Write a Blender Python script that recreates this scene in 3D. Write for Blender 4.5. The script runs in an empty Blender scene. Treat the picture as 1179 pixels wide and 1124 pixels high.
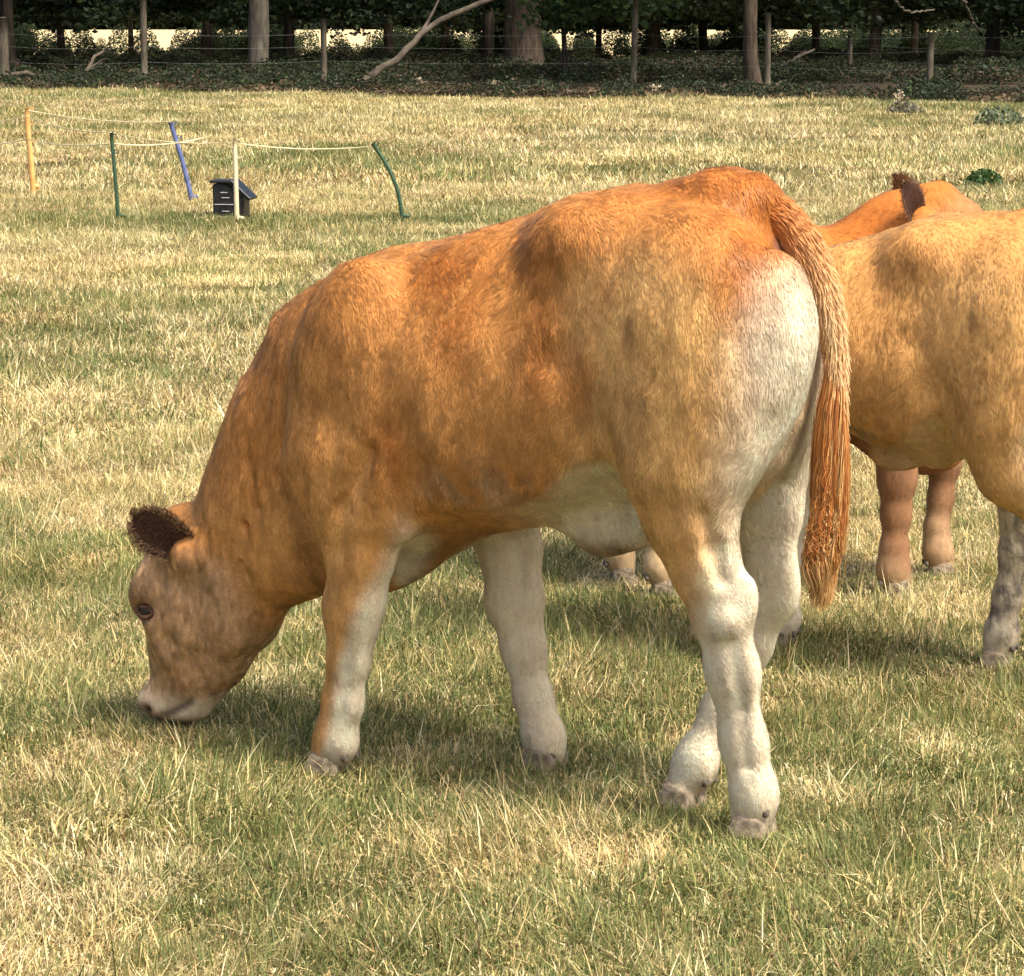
import bpy, bmesh, math, random
import numpy as np
from mathutils import Vector, Matrix

# ------------------------------------------------------------------ camera, light
sc = bpy.context.scene
COL = sc.collection
R = math.radians
CAM_H = 1.39
FPX = 3300.0            # focal length in photo pixels (1179 wide)
PITCH = math.atan((562 - 16) / FPX)
cam_d = bpy.data.cameras.new('camera')
cam = bpy.data.objects.new('camera', cam_d)
COL.objects.link(cam)
cam.location = (0, 0, CAM_H)
cam.rotation_euler = (math.pi / 2 - PITCH, 0, 0)
cam_d.sensor_fit = 'HORIZONTAL'
cam_d.sensor_width = 36
cam_d.lens = 36 * FPX / 1179
cam_d.clip_start = 0.1
cam_d.clip_end = 3000
sc.camera = cam

SUN_TO = Vector((0.50, -0.46, 1.05)).normalized()
sun_el = math.asin(SUN_TO.z)
world = bpy.data.worlds.new('World')
sc.world = world
world.use_nodes = True
wn = world.node_tree.nodes
sky = wn.new('ShaderNodeTexSky')
sky.sky_type = 'NISHITA'
sky.sun_disc = False
sky.sun_elevation = sun_el
sky.sun_rotation = math.atan2(SUN_TO.x, SUN_TO.y)
sky.dust_density = 6.0
sky.air_density = 0.8
sky.ozone_density = 0.4
wn['Background'].inputs[1].default_value = 0.15
world.node_tree.links.new(sky.outputs[0], wn['Background'].inputs[0])
sl = bpy.data.lights.new('sun', 'SUN')
sl.energy = 2.3
sl.angle = R(11)
sl.color = (1.0, 0.93, 0.82)
so = bpy.data.objects.new('sun', sl)
COL.objects.link(so)
so.location = (5, -5, 12)
so.rotation_euler = (-SUN_TO).to_track_quat('-Z', 'Y').to_euler()
sc.view_settings.view_transform = 'Standard'
sc.view_settings.look = 'None'
sc.view_settings.exposure = 0.84
sc.view_settings.gamma = 1
sc.render.engine = 'CYCLES'
sc.cycles.use_denoising = True
try:
    sc.cycles.denoiser = 'OPENIMAGEDENOISE'
except Exception:
    pass
sc.cycles.max_bounces = 4
sc.cycles.diffuse_bounces = 2
sc.cycles.transmission_bounces = 2
sc.cycles.use_adaptive_sampling = True
sc.cycles.adaptive_threshold = 0.03
sc.cycles.transparent_max_bounces = 4
sc.cycles_curves.shape = 'RIBBONS'
sc.cycles_curves.subdivisions = 2

rng = np.random.default_rng(7)
random.seed(7)

# ------------------------------------------------------------------ helpers
def ray(x, y):
    a = (x - 589.5) / FPX
    b = (562 - y) / FPX
    return np.array([a, math.cos(PITCH) + b * math.sin(PITCH), -math.sin(PITCH) + b * math.cos(PITCH)])

def ground_at(x, y, z=0.0):
    d = ray(x, y)
    t = (z - CAM_H) / d[2]
    return np.array([0, 0, CAM_H]) + t * d

def at_depth(x, y, Y):
    d = ray(x, y)
    return np.array([0, 0, CAM_H]) + d * (Y / d[1])

def tag(o, label=None, cat=None, group=None, kind=None):
    if label: o['label'] = label
    if cat: o['category'] = cat
    if group: o['group'] = group
    if kind: o['kind'] = kind
    return o

def empty(name, loc=(0, 0, 0), rz=0.0, scale=1.0):
    o = bpy.data.objects.new(name, None)
    o.empty_display_size = 0.1
    o.location = loc
    o.rotation_euler = (0, 0, rz)
    o.scale = (scale,) * 3
    COL.objects.link(o)
    return o

def new_mesh(name, V, F, mat=None, smooth=True):
    V = np.asarray(V, dtype=np.float32)
    F = np.asarray(F, dtype=np.int32)
    k = F.shape[1]
    me = bpy.data.meshes.new(name)
    me.vertices.add(len(V))
    me.vertices.foreach_set('co', V.ravel())
    me.loops.add(F.size)
    me.loops.foreach_set('vertex_index', F.ravel())
    me.polygons.add(len(F))
    me.polygons.foreach_set('loop_start', np.arange(0, F.size, k, dtype=np.int32))
    if smooth:
        me.polygons.foreach_set('use_smooth', np.ones(len(F), dtype=bool))
    me.update(calc_edges=True)
    if mat: me.materials.append(mat)
    return me

def link(name, me, parent=None):
    o = bpy.data.objects.new(name, me)
    COL.objects.link(o)
    if parent is not None: o.parent = parent
    return o

def set_col(me, name, C, domain='POINT'):
    at = me.attributes.new(name, 'FLOAT_COLOR', domain)
    C = np.asarray(C, dtype=np.float32)
    if C.shape[1] == 3: C = np.hstack([C, np.ones((len(C), 1), np.float32)])
    at.data.foreach_set('color', C.ravel())

def tube_mesh(path, radii, seg=8, flat=1.0, cap=True):
    """swept tube; returns V,F(quads, caps as degenerate-free fans of quads)"""
    P = np.asarray(path, float)
    n = len(P)
    T = np.gradient(P, axis=0)
    T /= np.linalg.norm(T, axis=1)[:, None] + 1e-9
    ref = np.array([0, 1, 0]) if abs(T[0][1]) < 0.9 else np.array([1, 0, 0])
    V = []
    for i in range(n):
        a = np.cross(T[i], ref); a /= np.linalg.norm(a) + 1e-9
        b = np.cross(T[i], a)
        for j in range(seg):
            th = 2 * math.pi * j / seg
            V.append(P[i] + radii[i] * (math.cos(th) * a + flat * math.sin(th) * b))
    F = []
    for i in range(n - 1):
        for j in range(seg):
            j2 = (j + 1) % seg
            F.append((i * seg + j, i * seg + j2, (i + 1) * seg + j2, (i + 1) * seg + j))
    if cap and seg == 8:
        for b0, rev in ((0, True), ((n - 1) * seg, False)):
            for q in ((0, 1, 2, 3), (0, 3, 4, 7), (7, 4, 5, 6)):
                q = [b0 + k for k in q]
                F.append(tuple(q[::-1] if not rev else q))
    return np.array(V), np.array(F)

def hash3(ix, iy, iz, seed):
    h = (ix.astype(np.int64) * 374761393 + iy.astype(np.int64) * 668265263 + iz.astype(np.int64) * 2147483647 + seed * 974711) & 0x7fffffff
    h = ((h ^ (h >> 13)) * 1274126177) & 0x7fffffff
    h = ((h ^ (h >> 15)) * 2246822519) & 0x7fffffff
    return ((h ^ (h >> 13)) & 0xffff) / 65535.0

def vnoise(P, scale, seed=0):
    Q = np.asarray(P) * scale
    i = np.floor(Q).astype(np.int64)
    f = Q - i
    f = f * f * (3 - 2 * f)
    o = 0
    for dx in (0, 1):
        wx = f[..., 0] if dx else 1 - f[..., 0]
        for dy in (0, 1):
            wy = f[..., 1] if dy else 1 - f[..., 1]
            for dz in (0, 1):
                wz = f[..., 2] if dz else 1 - f[..., 2]
                o = o + wx * wy * wz * hash3(i[..., 0] + dx, i[..., 1] + dy, i[..., 2] + dz, seed)
    return o

def fbm(P, scale, octv=3, seed=0):
    s, a, t = 0, 1.0, 0
    for k in range(octv):
        s = s + a * vnoise(P, scale * 2 ** k, seed + 17 * k); t += a; a *= 0.5
    return s / t

def sstep(a, b, x):
    t = np.clip((x - a) / (b - a), 0, 1)
    return t * t * (3 - 2 * t)

# ------------------------------------------------------------------ materials
def mat_new(name):
    m = bpy.data.materials.new(name)
    m.use_nodes = True
    nt = m.node_tree
    return m, nt, nt.nodes['Principled BSDF']

def mat_noise(name, c1, c2, scale=6.0, rough=0.85, spec=0.2, bump=0.3, stretch=(1, 1, 1), detail=6, coord='Object', dist=0.02):
    m, nt, p = mat_new(name)
    N, L = nt.nodes, nt.links
    tc = N.new('ShaderNodeTexCoord')
    mp = N.new('ShaderNodeMapping')
    mp.inputs['Scale'].default_value = stretch
    L.new(tc.outputs[coord], mp.inputs[0])
    nz = N.new('ShaderNodeTexNoise')
    nz.inputs['Scale'].default_value = scale
    nz.inputs['Detail'].default_value = detail
    L.new(mp.outputs[0], nz.inputs['Vector'])
    rp = N.new('ShaderNodeValToRGB')
    rp.color_ramp.elements[0].position = 0.35
    rp.color_ramp.elements[1].position = 0.68
    rp.color_ramp.elements[0].color = (*c1, 1)
    rp.color_ramp.elements[1].color = (*c2, 1)
    L.new(nz.outputs['Fac'], rp.inputs[0])
    L.new(rp.outputs[0], p.inputs['Base Color'])
    p.inputs['Roughness'].default_value = rough
    p.inputs['Specular IOR Level'].default_value = spec
    if bump:
        b = N.new('ShaderNodeBump')
        b.inputs['Strength'].default_value = bump
        b.inputs['Distance'].default_value = dist
        L.new(nz.outputs['Fac'], b.inputs['Height'])
        L.new(b.outputs[0], p.inputs['Normal'])
    return m

def mat_attr(name, attr, rough=0.8, spec=0.15, transl=0.0, tint=False, normal_attr=None, noise=None):
    m, nt, p = mat_new(name)
    N, L = nt.nodes, nt.links
    a = N.new('ShaderNodeAttribute')
    a.attribute_name = attr
    out = a.outputs['Color']
    if tint:
        b = N.new('ShaderNodeAttribute')
        b.attribute_type = 'INSTANCER'
        b.attribute_name = 'tint'
        mx = N.new('ShaderNodeMix'); mx.data_type = 'RGBA'; mx.blend_type = 'MULTIPLY'
        mx.inputs[0].default_value = 1.0
        L.new(out, mx.inputs[6]); L.new(b.outputs['Color'], mx.inputs[7])
        out = mx.outputs[2]
    if noise:
        tc = N.new('ShaderNodeTexCoord')
        nz = N.new('ShaderNodeTexNoise'); nz.inputs['Scale'].default_value = noise; nz.inputs['Detail'].default_value = 5
        L.new(tc.outputs['Object'], nz.inputs['Vector'])
        mr = N.new('ShaderNodeMapRange'); mr.inputs[1].default_value = 0.3; mr.inputs[2].default_value = 0.7
        mr.inputs[3].default_value = 0.88; mr.inputs[4].default_value = 1.1
        L.new(nz.outputs['Fac'], mr.inputs[0])
        vm = N.new('ShaderNodeVectorMath'); vm.operation = 'SCALE'
        L.new(out, vm.inputs[0]); L.new(mr.outputs[0], vm.inputs['Scale'])
        out = vm.outputs[0]
    L.new(out, p.inputs['Base Color'])
    p.inputs['Roughness'].default_value = rough
    p.inputs['Specular IOR Level'].default_value = spec
    if normal_attr:
        na = N.new('ShaderNodeAttribute'); na.attribute_name = normal_attr
        vt = N.new('ShaderNodeVectorTransform'); vt.vector_type = 'NORMAL'
        vt.convert_from = 'OBJECT'; vt.convert_to = 'WORLD'
        L.new(na.outputs['Vector'], vt.inputs[0])
        L.new(vt.outputs[0], p.inputs['Normal'])
    if transl:
        t = N.new('ShaderNodeBsdfTranslucent')
        L.new(out, t.inputs['Color'])
        ms = N.new('ShaderNodeMixShader')
        ms.inputs[0].default_value = transl
        L.new(p.outputs[0], ms.inputs[1]); L.new(t.outputs[0], ms.inputs[2])
        L.new(ms.outputs[0], nt.nodes['Material Output'].inputs['Surface'])
    return m

def mat_plain(name, col, rough=0.5, spec=0.4):
    m, nt, p = mat_new(name)
    p.inputs['Base Color'].default_value = (*col, 1)
    p.inputs['Roughness'].default_value = rough
    p.inputs['Specular IOR Level'].default_value = spec
    return m

M_COAT = mat_attr('coat_skin', 'coat', 0.75, 0.12, noise=60)
M_FUR = mat_attr('coat_fur', 'fur', 0.5, 0.25, normal_attr='rootn')
M_TAILHAIR = mat_attr('tail_hair', 'fur', 0.45, 0.3)
M_EYE = mat_plain('eye_dark', (0.006, 0.004, 0.004), 0.08, 0.6)
M_LID = mat_noise('eyelid_skin', (0.06, 0.03, 0.022), (0.16, 0.085, 0.055), 90, 0.85, 0.1)
M_HOOF = mat_noise('hoof_horn', (0.12, 0.092, 0.06), (0.36, 0.29, 0.20), 55, 0.7, 0.25, stretch=(1, 1, 1.6))
M_DEW = mat_noise('dewclaw_horn', (0.08, 0.065, 0.05), (0.22, 0.18, 0.14), 60, 0.55)
M_NOSE = mat_noise('nose_skin', (0.20, 0.12, 0.10), (0.42, 0.28, 0.23), 90, 0.45, 0.4)

# ------------------------------------------------------------------ ground
def ground_h(P):
    Q = np.array(P, float).copy(); Q[..., 2] = 0.5
    r = np.hypot(Q[..., 0], Q[..., 1])
    return (fbm(Q, 1.4, 3, 3) - 0.5) * 0.05 * sstep(200, 30, r) + (fbm(Q, 0.22, 2, 9) - 0.5) * 0.14 * sstep(9, 26, r) * sstep(70, 40, r)

def edge_y(x):      # where the grass field ends and the wood begins
    return 48.0 - 0.48 * x

def make_ground():
    rr = np.concatenate([[0.0], np.geomspace(0.6, 4, 24), np.arange(4.08, 14, 0.09), np.geomspace(14.2, 900, 150)])
    na = 240
    # finer steps of angle ahead of the camera
    t = np.linspace(-1, 1, na + 1)[:-1]
    th = math.pi / 2 + math.pi * (0.12 * t + 0.88 * t ** 3)
    X = rr[:, None] * np.cos(th)[None]
    Y = rr[:, None] * np.sin(th)[None]
    P = np.stack([X, Y, np.zeros_like(X)], -1)
    P[..., 2] = ground_h(P)
    V = P.reshape(-1, 3)
    F = []
    nr = len(rr)
    I = np.arange(nr * na).reshape(nr, na)
    J = np.roll(I, -1, 1)
    F = np.stack([I[:-1], I[1:], J[1:], J[:-1]], -1).reshape(-1, 4)
    m, nt, p = mat_new('field_soil')
    N, L = nt.nodes, nt.links
    ge = N.new('ShaderNodeNewGeometry')
    def noise(scale, det=5):
        n = N.new('ShaderNodeTexNoise'); n.inputs['Scale'].default_value = scale; n.inputs['Detail'].default_value = det
        L.new(ge.outputs['Position'], n.inputs['Vector']); return n
    n1, n2 = noise(0.8), noise(45, 8)
    r1 = N.new('ShaderNodeValToRGB')
    r1.color_ramp.elements[0].position = 0.35; r1.color_ramp.elements[0].color = (0.085, 0.075, 0.025, 1)
    r1.color_ramp.elements[1].position = 0.62; r1.color_ramp.elements[1].color = (0.20, 0.155, 0.065, 1)
    L.new(n1.outputs['Fac'], r1.inputs[0])
    r2 = N.new('ShaderNodeValToRGB')
    r2.color_ramp.elements[0].position = 0.3; r2.color_ramp.elements[0].color = (0.35, 0.35, 0.35, 1)
    r2.color_ramp.elements[1].position = 0.7; r2.color_ramp.elements[1].color = (1.1, 1.1, 1.1, 1)
    L.new(n2.outputs['Fac'], r2.inputs[0])
    mx = N.new('ShaderNodeMix'); mx.data_type = 'RGBA'; mx.blend_type = 'MULTIPLY'; mx.inputs[0].default_value = 1
    L.new(r1.outputs[0], mx.inputs[6]); L.new(r2.outputs[0], mx.inputs[7])
    # zones: 0 pasture, 1 woodland floor, 2 stubble field behind
    at = N.new('ShaderNodeAttribute'); at.attribute_name = 'zone'
    sep = N.new('ShaderNodeSeparateColor'); L.new(at.outputs['Color'], sep.inputs[0])
    m2 = N.new('ShaderNodeMix'); m2.data_type = 'RGBA'
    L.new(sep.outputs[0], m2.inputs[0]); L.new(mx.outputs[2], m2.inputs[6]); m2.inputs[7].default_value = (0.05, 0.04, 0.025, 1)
    m3 = N.new('ShaderNodeMix'); m3.data_type = 'RGBA'
    L.new(sep.outputs[1], m3.inputs[0]); L.new(m2.outputs[2], m3.inputs[6]); m3.inputs[7].default_value = (0.62, 0.50, 0.26, 1)
    L.new(m3.outputs[2], p.inputs['Base Color'])
    p.inputs['Roughness'].default_value = 0.95
    p.inputs['Specular IOR Level'].default_value = 0.1
    b = N.new('ShaderNodeBump'); b.inputs['Strength'].default_value = 0.6; b.inputs['Distance'].default_value = 0.02
    L.new(n2.outputs['Fac'], b.inputs['Height']); L.new(b.outputs[0], p.inputs['Normal'])
    me = new_mesh('ground', V, F, m)
    d = V[:, 1] - edge_y(V[:, 0])
    z1 = sstep(-0.6, 0.4, d) * sstep(34, 31, d)
    z2 = sstep(31, 34, d)
    set_col(me, 'zone', np.stack([z1, z2, 0 * z1], -1))
    o = link('ground', me)
    tag(o, 'dry pasture ground running back to the wood and the stubble field', kind='structure')
make_ground()

# ------------------------------------------------------------------ grass
G_GREEN = np.array([0.12, 0.155, 0.045]); G_LIME = np.array([0.28, 0.275, 0.095])
G_STRAW = np.array([0.62, 0.49, 0.22]); G_PALE = np.array([0.80, 0.69, 0.40]); G_BROWN = np.array([0.26, 0.17, 0.075])

def make_tile(name, size, n, hmin, hmax, wid, dry0, mat, seed, segs, lean, clump):
    """a ragged-edged patch of separate grass blades"""
    r = np.random.default_rng(seed)
    pal = np.array([G_GREEN, G_LIME, G_STRAW, G_PALE, G_BROWN])
    mixes = np.array([(5, 3.5, 1.2, 0.4, 0.5), (2.6, 3.2, 2.6, 1.0, 0.8), (1.2, 1.8, 4, 2.0, 1.2), (0.5, 0.8, 4.5, 2.8, 1.6)], float)
    mixes /= mixes.sum(1)[:, None]
    q = r.uniform(-1, 1, (n, 2)) * size * 0.62
    rr = np.maximum(np.abs(q[:, 0]), np.abs(q[:, 1])) / (size * 0.5)
    q = q[r.random(n) < sstep(1.24, 0.76, rr + 0.1 * r.normal(0, 1, n))]
    n = len(q)
    B = np.hstack([q, np.zeros((n, 1))]) + seed * 3.7
    tuft = fbm(B, clump, 2, 3)
    dry = dry0 + (fbm(B, clump * 0.6, 2, 9) - 0.5) * 2.0 + r.normal(0, 0.14, n)
    m = np.clip((dry * 4).astype(int), 0, 3)
    u = r.random(n)[:, None]
    k = (u > np.cumsum(mixes[m], 1)).sum(1).clip(0, 4)
    grn = k < 2
    h = r.uniform(hmin, hmax, n) * (0.35 + 1.3 * tuft) * np.where(grn, 1.0, r.choice([0.7, 1.0, 1.35], n))
    az = r.uniform(0, 6.283, n)
    comb = 6.283 * fbm(B, clump * 0.45, 2, 15) * 2
    az = np.where(r.random(n) < 0.55, comb + r.normal(0, 0.7, n), az)
    le = np.minimum(np.abs(r.normal(0, lean, n)) + np.where(grn, 0.12, 0.65), 1.75)
    cv = r.uniform(0.1, 1.7, n)
    d = np.stack([np.cos(az), np.sin(az)], -1)
    az2 = az + math.pi / 2 + r.normal(0, 0.5, n)
    sd = np.stack([np.cos(az2), np.sin(az2), 0 * az], -1) * (wid * 0.5 * r.uniform(0.5, 1.25, n))[:, None]
    col = pal[k] * r.uniform(0.70, 1.32, n)[:, None]
    V, C = [], []
    x = np.zeros(n); z = np.full(n, -0.012)
    for j in range(segs + 1):
        t = j / segs
        if j:
            a = le * (0.35 + cv * t)
            x = x + np.sin(a) * h / segs; z = z + np.cos(a) * h / segs
        zz = np.maximum(z, 0.004 + 0.02 * r.random(n)) if j else z
        c = np.stack([q[:, 0] + d[:, 0] * x, q[:, 1] + d[:, 1] * x, zz], -1)
        w = 1 - t ** 1.7
        if j < segs:
            V += [c - sd * w, c + sd * w]; C += [col, col]
        else:
            V += [c]; C += [col]
    nv = len(V)
    V = np.stack(V, 1).reshape(-1, 3); C = np.stack(C, 1).reshape(-1, 3)
    T = []
    for j in range(segs - 1):
        T += [(2 * j, 2 * j + 1, 2 * j + 3), (2 * j, 2 * j + 3, 2 * j + 2)]
    T += [(2 * segs - 2, 2 * segs - 1, 2 * segs)]
    F = (np.arange(n)[:, None, None] * nv + np.array(T)[None]).reshape(-1, 3)
    me = new_mesh(name, V, F, mat, smooth=False)
    set_col(me, 'col', C)
    return bpy.data.objects.new(name, me)

M_GRASS = mat_attr('grass_blades', 'col', 0.55, 0.3, transl=0.2, tint=True)

def scatter(name, label, protos, P, rot, scl, idx, tint, kind='stuff'):
    n = len(P)
    me = bpy.data.meshes.new(name)
    me.vertices.add(n)
    me.vertices.foreach_set('co', np.asarray(P, np.float32).ravel())
    a = me.attributes.new('rot', 'FLOAT_VECTOR', 'POINT'); a.data.foreach_set('vector', np.asarray(rot, np.float32).ravel())
    a = me.attributes.new('scl', 'FLOAT', 'POINT'); a.data.foreach_set('value', np.asarray(scl, np.float32))
    a = me.attributes.new('idx', 'INT', 'POINT'); a.data.foreach_set('value', np.asarray(idx, np.int32))
    set_col(me, 'tint', tint)
    c = bpy.data.collections.new(name + '_kinds')
    for i, p in enumerate(protos):
        p.name = '%s_kind_%02d' % (name, i)      # picked in this order
        c.objects.link(p)
    o = link(name, me)
    tag(o, label, kind=kind)
    g = bpy.data.node_groups.new(name + '_scatter', 'GeometryNodeTree')
    g.interface.new_socket('Geometry', in_out='INPUT', socket_type='NodeSocketGeometry')
    g.interface.new_socket('Geometry', in_out='OUTPUT', socket_type='NodeSocketGeometry')
    N, L = g.nodes, g.links
    gi, go = N.new('NodeGroupInput'), N.new('NodeGroupOutput')
    ip = N.new('GeometryNodeInstanceOnPoints')
    ci = N.new('GeometryNodeCollectionInfo')
    ci.inputs['Collection'].default_value = c
    ci.inputs['Separate Children'].default_value = True
    ci.inputs['Reset Children'].default_value = True
    def na(nm, dt):
        x = N.new('GeometryNodeInputNamedAttribute'); x.data_type = dt; x.inputs[0].default_value = nm; return x.outputs[0]
    L.new(gi.outputs[0], ip.inputs['Points'])
    L.new(ci.outputs[0], ip.inputs['Instance'])
    ip.inputs['Pick Instance'].default_value = True
    L.new(na('idx', 'INT'), ip.inputs['Instance Index'])
    er = N.new('FunctionNodeEulerToRotation')
    L.new(na('rot', 'FLOAT_VECTOR'), er.inputs[0])
    L.new(er.outputs[0], ip.inputs['Rotation'])
    L.new(na('scl', 'FLOAT'), ip.inputs['Scale'])
    L.new(ip.outputs[0], go.inputs[0])
    md = o.modifiers.new('scatter', 'NODES'); md.node_group = g
    return o

def make_grass():
    protos, k = [], 0
    DR = (0.12, 0.36, 0.60, 0.84)
    for d0 in DR:
        for v in range(3):
            protos.append(make_tile('t', 0.42, 7000, 0.022, 0.078, 0.0030, d0, M_GRASS, 100 + k, 3, 1.05, 8.0)); k += 1
    for d0 in DR:
        for v in range(2):
            protos.append(make_tile('t', 1.0, 10500, 0.025, 0.080, 0.0055, d0, M_GRASS, 200 + k, 2, 0.9, 5.0)); k += 1
    for d0 in DR:
        for v in range(2):
            protos.append(make_tile('t', 2.4, 15000, 0.035, 0.105, 0.0115, d0, M_GRASS, 300 + k, 2, 0.85, 2.6)); k += 1
    r = np.random.default_rng(11)
    HA = 0.27
    P, S, I, T, RT = [], [], [], [], []
    for lo, hi, step, b0, nv in ((2.5, 9.4, 0.30, 0, 3), (9.2, 23, 0.72, 12, 2), (22.5, 64, 1.75, 20, 2)):
        gx, gy = np.meshgrid(np.arange(-26, 26, step), np.arange(0, 66, step))
        Q = np.stack([gx.ravel(), gy.ravel(), 0 * gx.ravel()], -1)
        Q[:, :2] += r.uniform(-0.5, 0.5, (len(Q), 2)) * step * 0.7
        rad = np.hypot(Q[:, 0], Q[:, 1])
        th = np.arctan2(Q[:, 0], Q[:, 1])
        keep = (rad > lo) & (rad < hi) & (np.abs(th) < HA + 0.4 / rad + 0.10 * sstep(18, 30, rad)) & (Q[:, 1] < edge_y(Q[:, 0]) - 0.4 * step)
        Q = Q[keep]; n = len(Q); rad = rad[keep]
        dry = 0.5 * fbm(Q, 1.5, 3, 31) + 0.5 * fbm(Q * np.array([1, 0.5, 1]), 0.45, 2, 37)
        dry = (dry - 0.5) * 4.5 + 0.58 + 0.24 * sstep(5.5, 16, rad)
        lush = np.exp(-((Q[:, 1] - 19.4) / 1.0) ** 2) * sstep(0.4, -0.4, Q[:, 0]) * sstep(-4.5, -3.3, Q[:, 0])
        dry = dry - 0.85 * lush + r.normal(0, 0.08, n)
        mi = np.clip((dry * 4).astype(int), 0, 3)
        e = 0.12 * step
        gxs = (ground_h(Q + np.array([e, 0, 0])) - ground_h(Q - np.array([e, 0, 0]))) / (2 * e)
        gys = (ground_h(Q + np.array([0, e, 0])) - ground_h(Q - np.array([0, e, 0]))) / (2 * e)
        Q[:, 2] = ground_h(Q)
        a = r.uniform(0, 6.283, n)
        rx = np.cos(a) * gys - np.sin(a) * gxs; ry = -np.sin(a) * gys - np.cos(a) * gxs
        RT.append(np.stack([rx, ry, a], -1))
        P.append(Q); S.append(r.uniform(0.85, 1.15, n) * (1 + 0.28 * sstep(4.4, 3.6, rad))); I.append(b0 + mi * nv + r.integers(0, nv, n))
        v = r.uniform(0.92, 1.08, n)
        T.append(np.stack([v * r.uniform(0.97, 1.04, n), v, v * r.uniform(0.92, 1.06, n)], -1))
    P, S, I, T, RT = map(np.concatenate, (P, S, I, T, RT))
    scatter('pasture_grass', 'short mixed green and straw coloured pasture grass', protos, P, RT, S, I, T)
make_grass()

# ------------------------------------------------------------------ wood behind the field
M_LEAF = mat_attr('tree_leaves', 'col', 0.55, 0.25, transl=0.25)
M_LEAFI = mat_attr('undergrowth_leaves', 'col', 0.6, 0.2, transl=0.2, tint=True)
M_BARK = mat_noise('bark_brown', (0.055, 0.042, 0.03), (0.13, 0.10, 0.07), 5, 0.9, 0.1, 0.8, (3, 3, 0.5))
M_BARKP = mat_noise('bark_pale', (0.07, 0.06, 0.045), (0.17, 0.15, 0.115), 4, 0.9, 0.1, 0.6, (2, 2, 0.6))
M_BARKD = mat_noise('bark_dark', (0.025, 0.02, 0.015), (0.08, 0.065, 0.05), 5, 0.9, 0.1, 0.8, (3, 3, 0.5))
M_WOOD = mat_noise('weathered_wood', (0.06, 0.052, 0.036), (0.14, 0.12, 0.085), 7, 0.9, 0.1, 0.4, (4, 4, 0.7))
M_BRANCH = mat_noise('dead_branch_wood', (0.06, 0.05, 0.036), (0.14, 0.115, 0.085), 6, 0.9, 0.1, 0.5)
M_WIRE = mat_plain('wire_steel', (0.22, 0.22, 0.21), 0.5, 0.5)

def leaves_mesh(name, C, size, seed, mat, cols, flat=0.3):
    """C: centres; each leaf a folded diamond of two triangles"""
    r = np.random.default_rng(seed)
    n = len(C)
    d = r.normal(0, 1, (n, 3)); d[:, 2] = d[:, 2] * flat - 0.25; d /= np.linalg.norm(d, axis=1)[:, None]
    e = r.normal(0, 1, (n, 3)); e[:, 2] *= 0.6
    e = np.cross(d, e); e /= np.linalg.norm(e, axis=1)[:, None]
    s = size * r.uniform(0.6, 1.35, n)[:, None]
    V = np.stack([C - d * s * 0.5, C + e * s * 0.30, C + d * s * 0.5, C - e * s * 0.30 + np.array([0, 0, 0.08]) * s], 1).reshape(-1, 3)
    b = 4 * np.arange(n)[:, None]
    F = np.concatenate([b + np.array([0, 1, 2]), b + np.array([0, 2, 3])])
    me = new_mesh(name, V, F, mat, smooth=False)
    cols = np.array(cols)
    cc = cols[r.integers(0, len(cols), n)] * r.uniform(0.6, 1.4, n)[:, None]
    set_col(me, 'col', np.repeat(cc, 4, 0))
    return me

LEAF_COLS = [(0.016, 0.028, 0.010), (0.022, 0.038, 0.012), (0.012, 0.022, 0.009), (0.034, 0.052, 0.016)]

def crown_points(seed, n, rx, z0, z1, low):
    r = np.random.default_rng(seed)
    k = 46
    th = r.uniform(0, 6.283, k); rr = rx * np.sqrt(r.uniform(0.05, 1, k))
    zz = np.where(r.random(k) < low, z0 + r.uniform(0.0, 1.5, k), r.uniform(z0 + 0.6, z1, k))
    sh = np.sqrt(np.clip(1 - ((zz - (z0 + (z1 - z0) * 0.35)) / ((z1 - z0) * 0.72)) ** 2, 0.1, 1))
    cen = np.stack([rr * np.cos(th) * sh, rr * np.sin(th) * sh, zz], -1)
    i = r.integers(0, k, n)
    p = r.normal(0, 1, (n, 3)); p /= np.linalg.norm(p, axis=1)[:, None]
    p *= (r.random(n) ** 0.45)[:, None] * np.array([1.5, 1.5, 0.55]) * r.uniform(0.6, 1.1, k)[i][:, None]
    q = cen[i] + p
    q[:, 2] = np.maximum(q[:, 2], z0 - 0.62 + 1.05 * vnoise(q * np.array([1, 1, 0]), 0.9, seed) + 0.25 * (r.random(n) - 0.5))
    return q

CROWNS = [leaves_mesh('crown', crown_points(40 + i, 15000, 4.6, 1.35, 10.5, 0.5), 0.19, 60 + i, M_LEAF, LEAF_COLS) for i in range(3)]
SMALLCROWNS = [leaves_mesh('crown', crown_points(80, 5200, 1.5, 1.05, 4.5, 0.4), 0.17, 90, M_LEAF, [(0.045, 0.085, 0.022), (0.065, 0.105, 0.028), (0.03, 0.06, 0.018)])]

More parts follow.
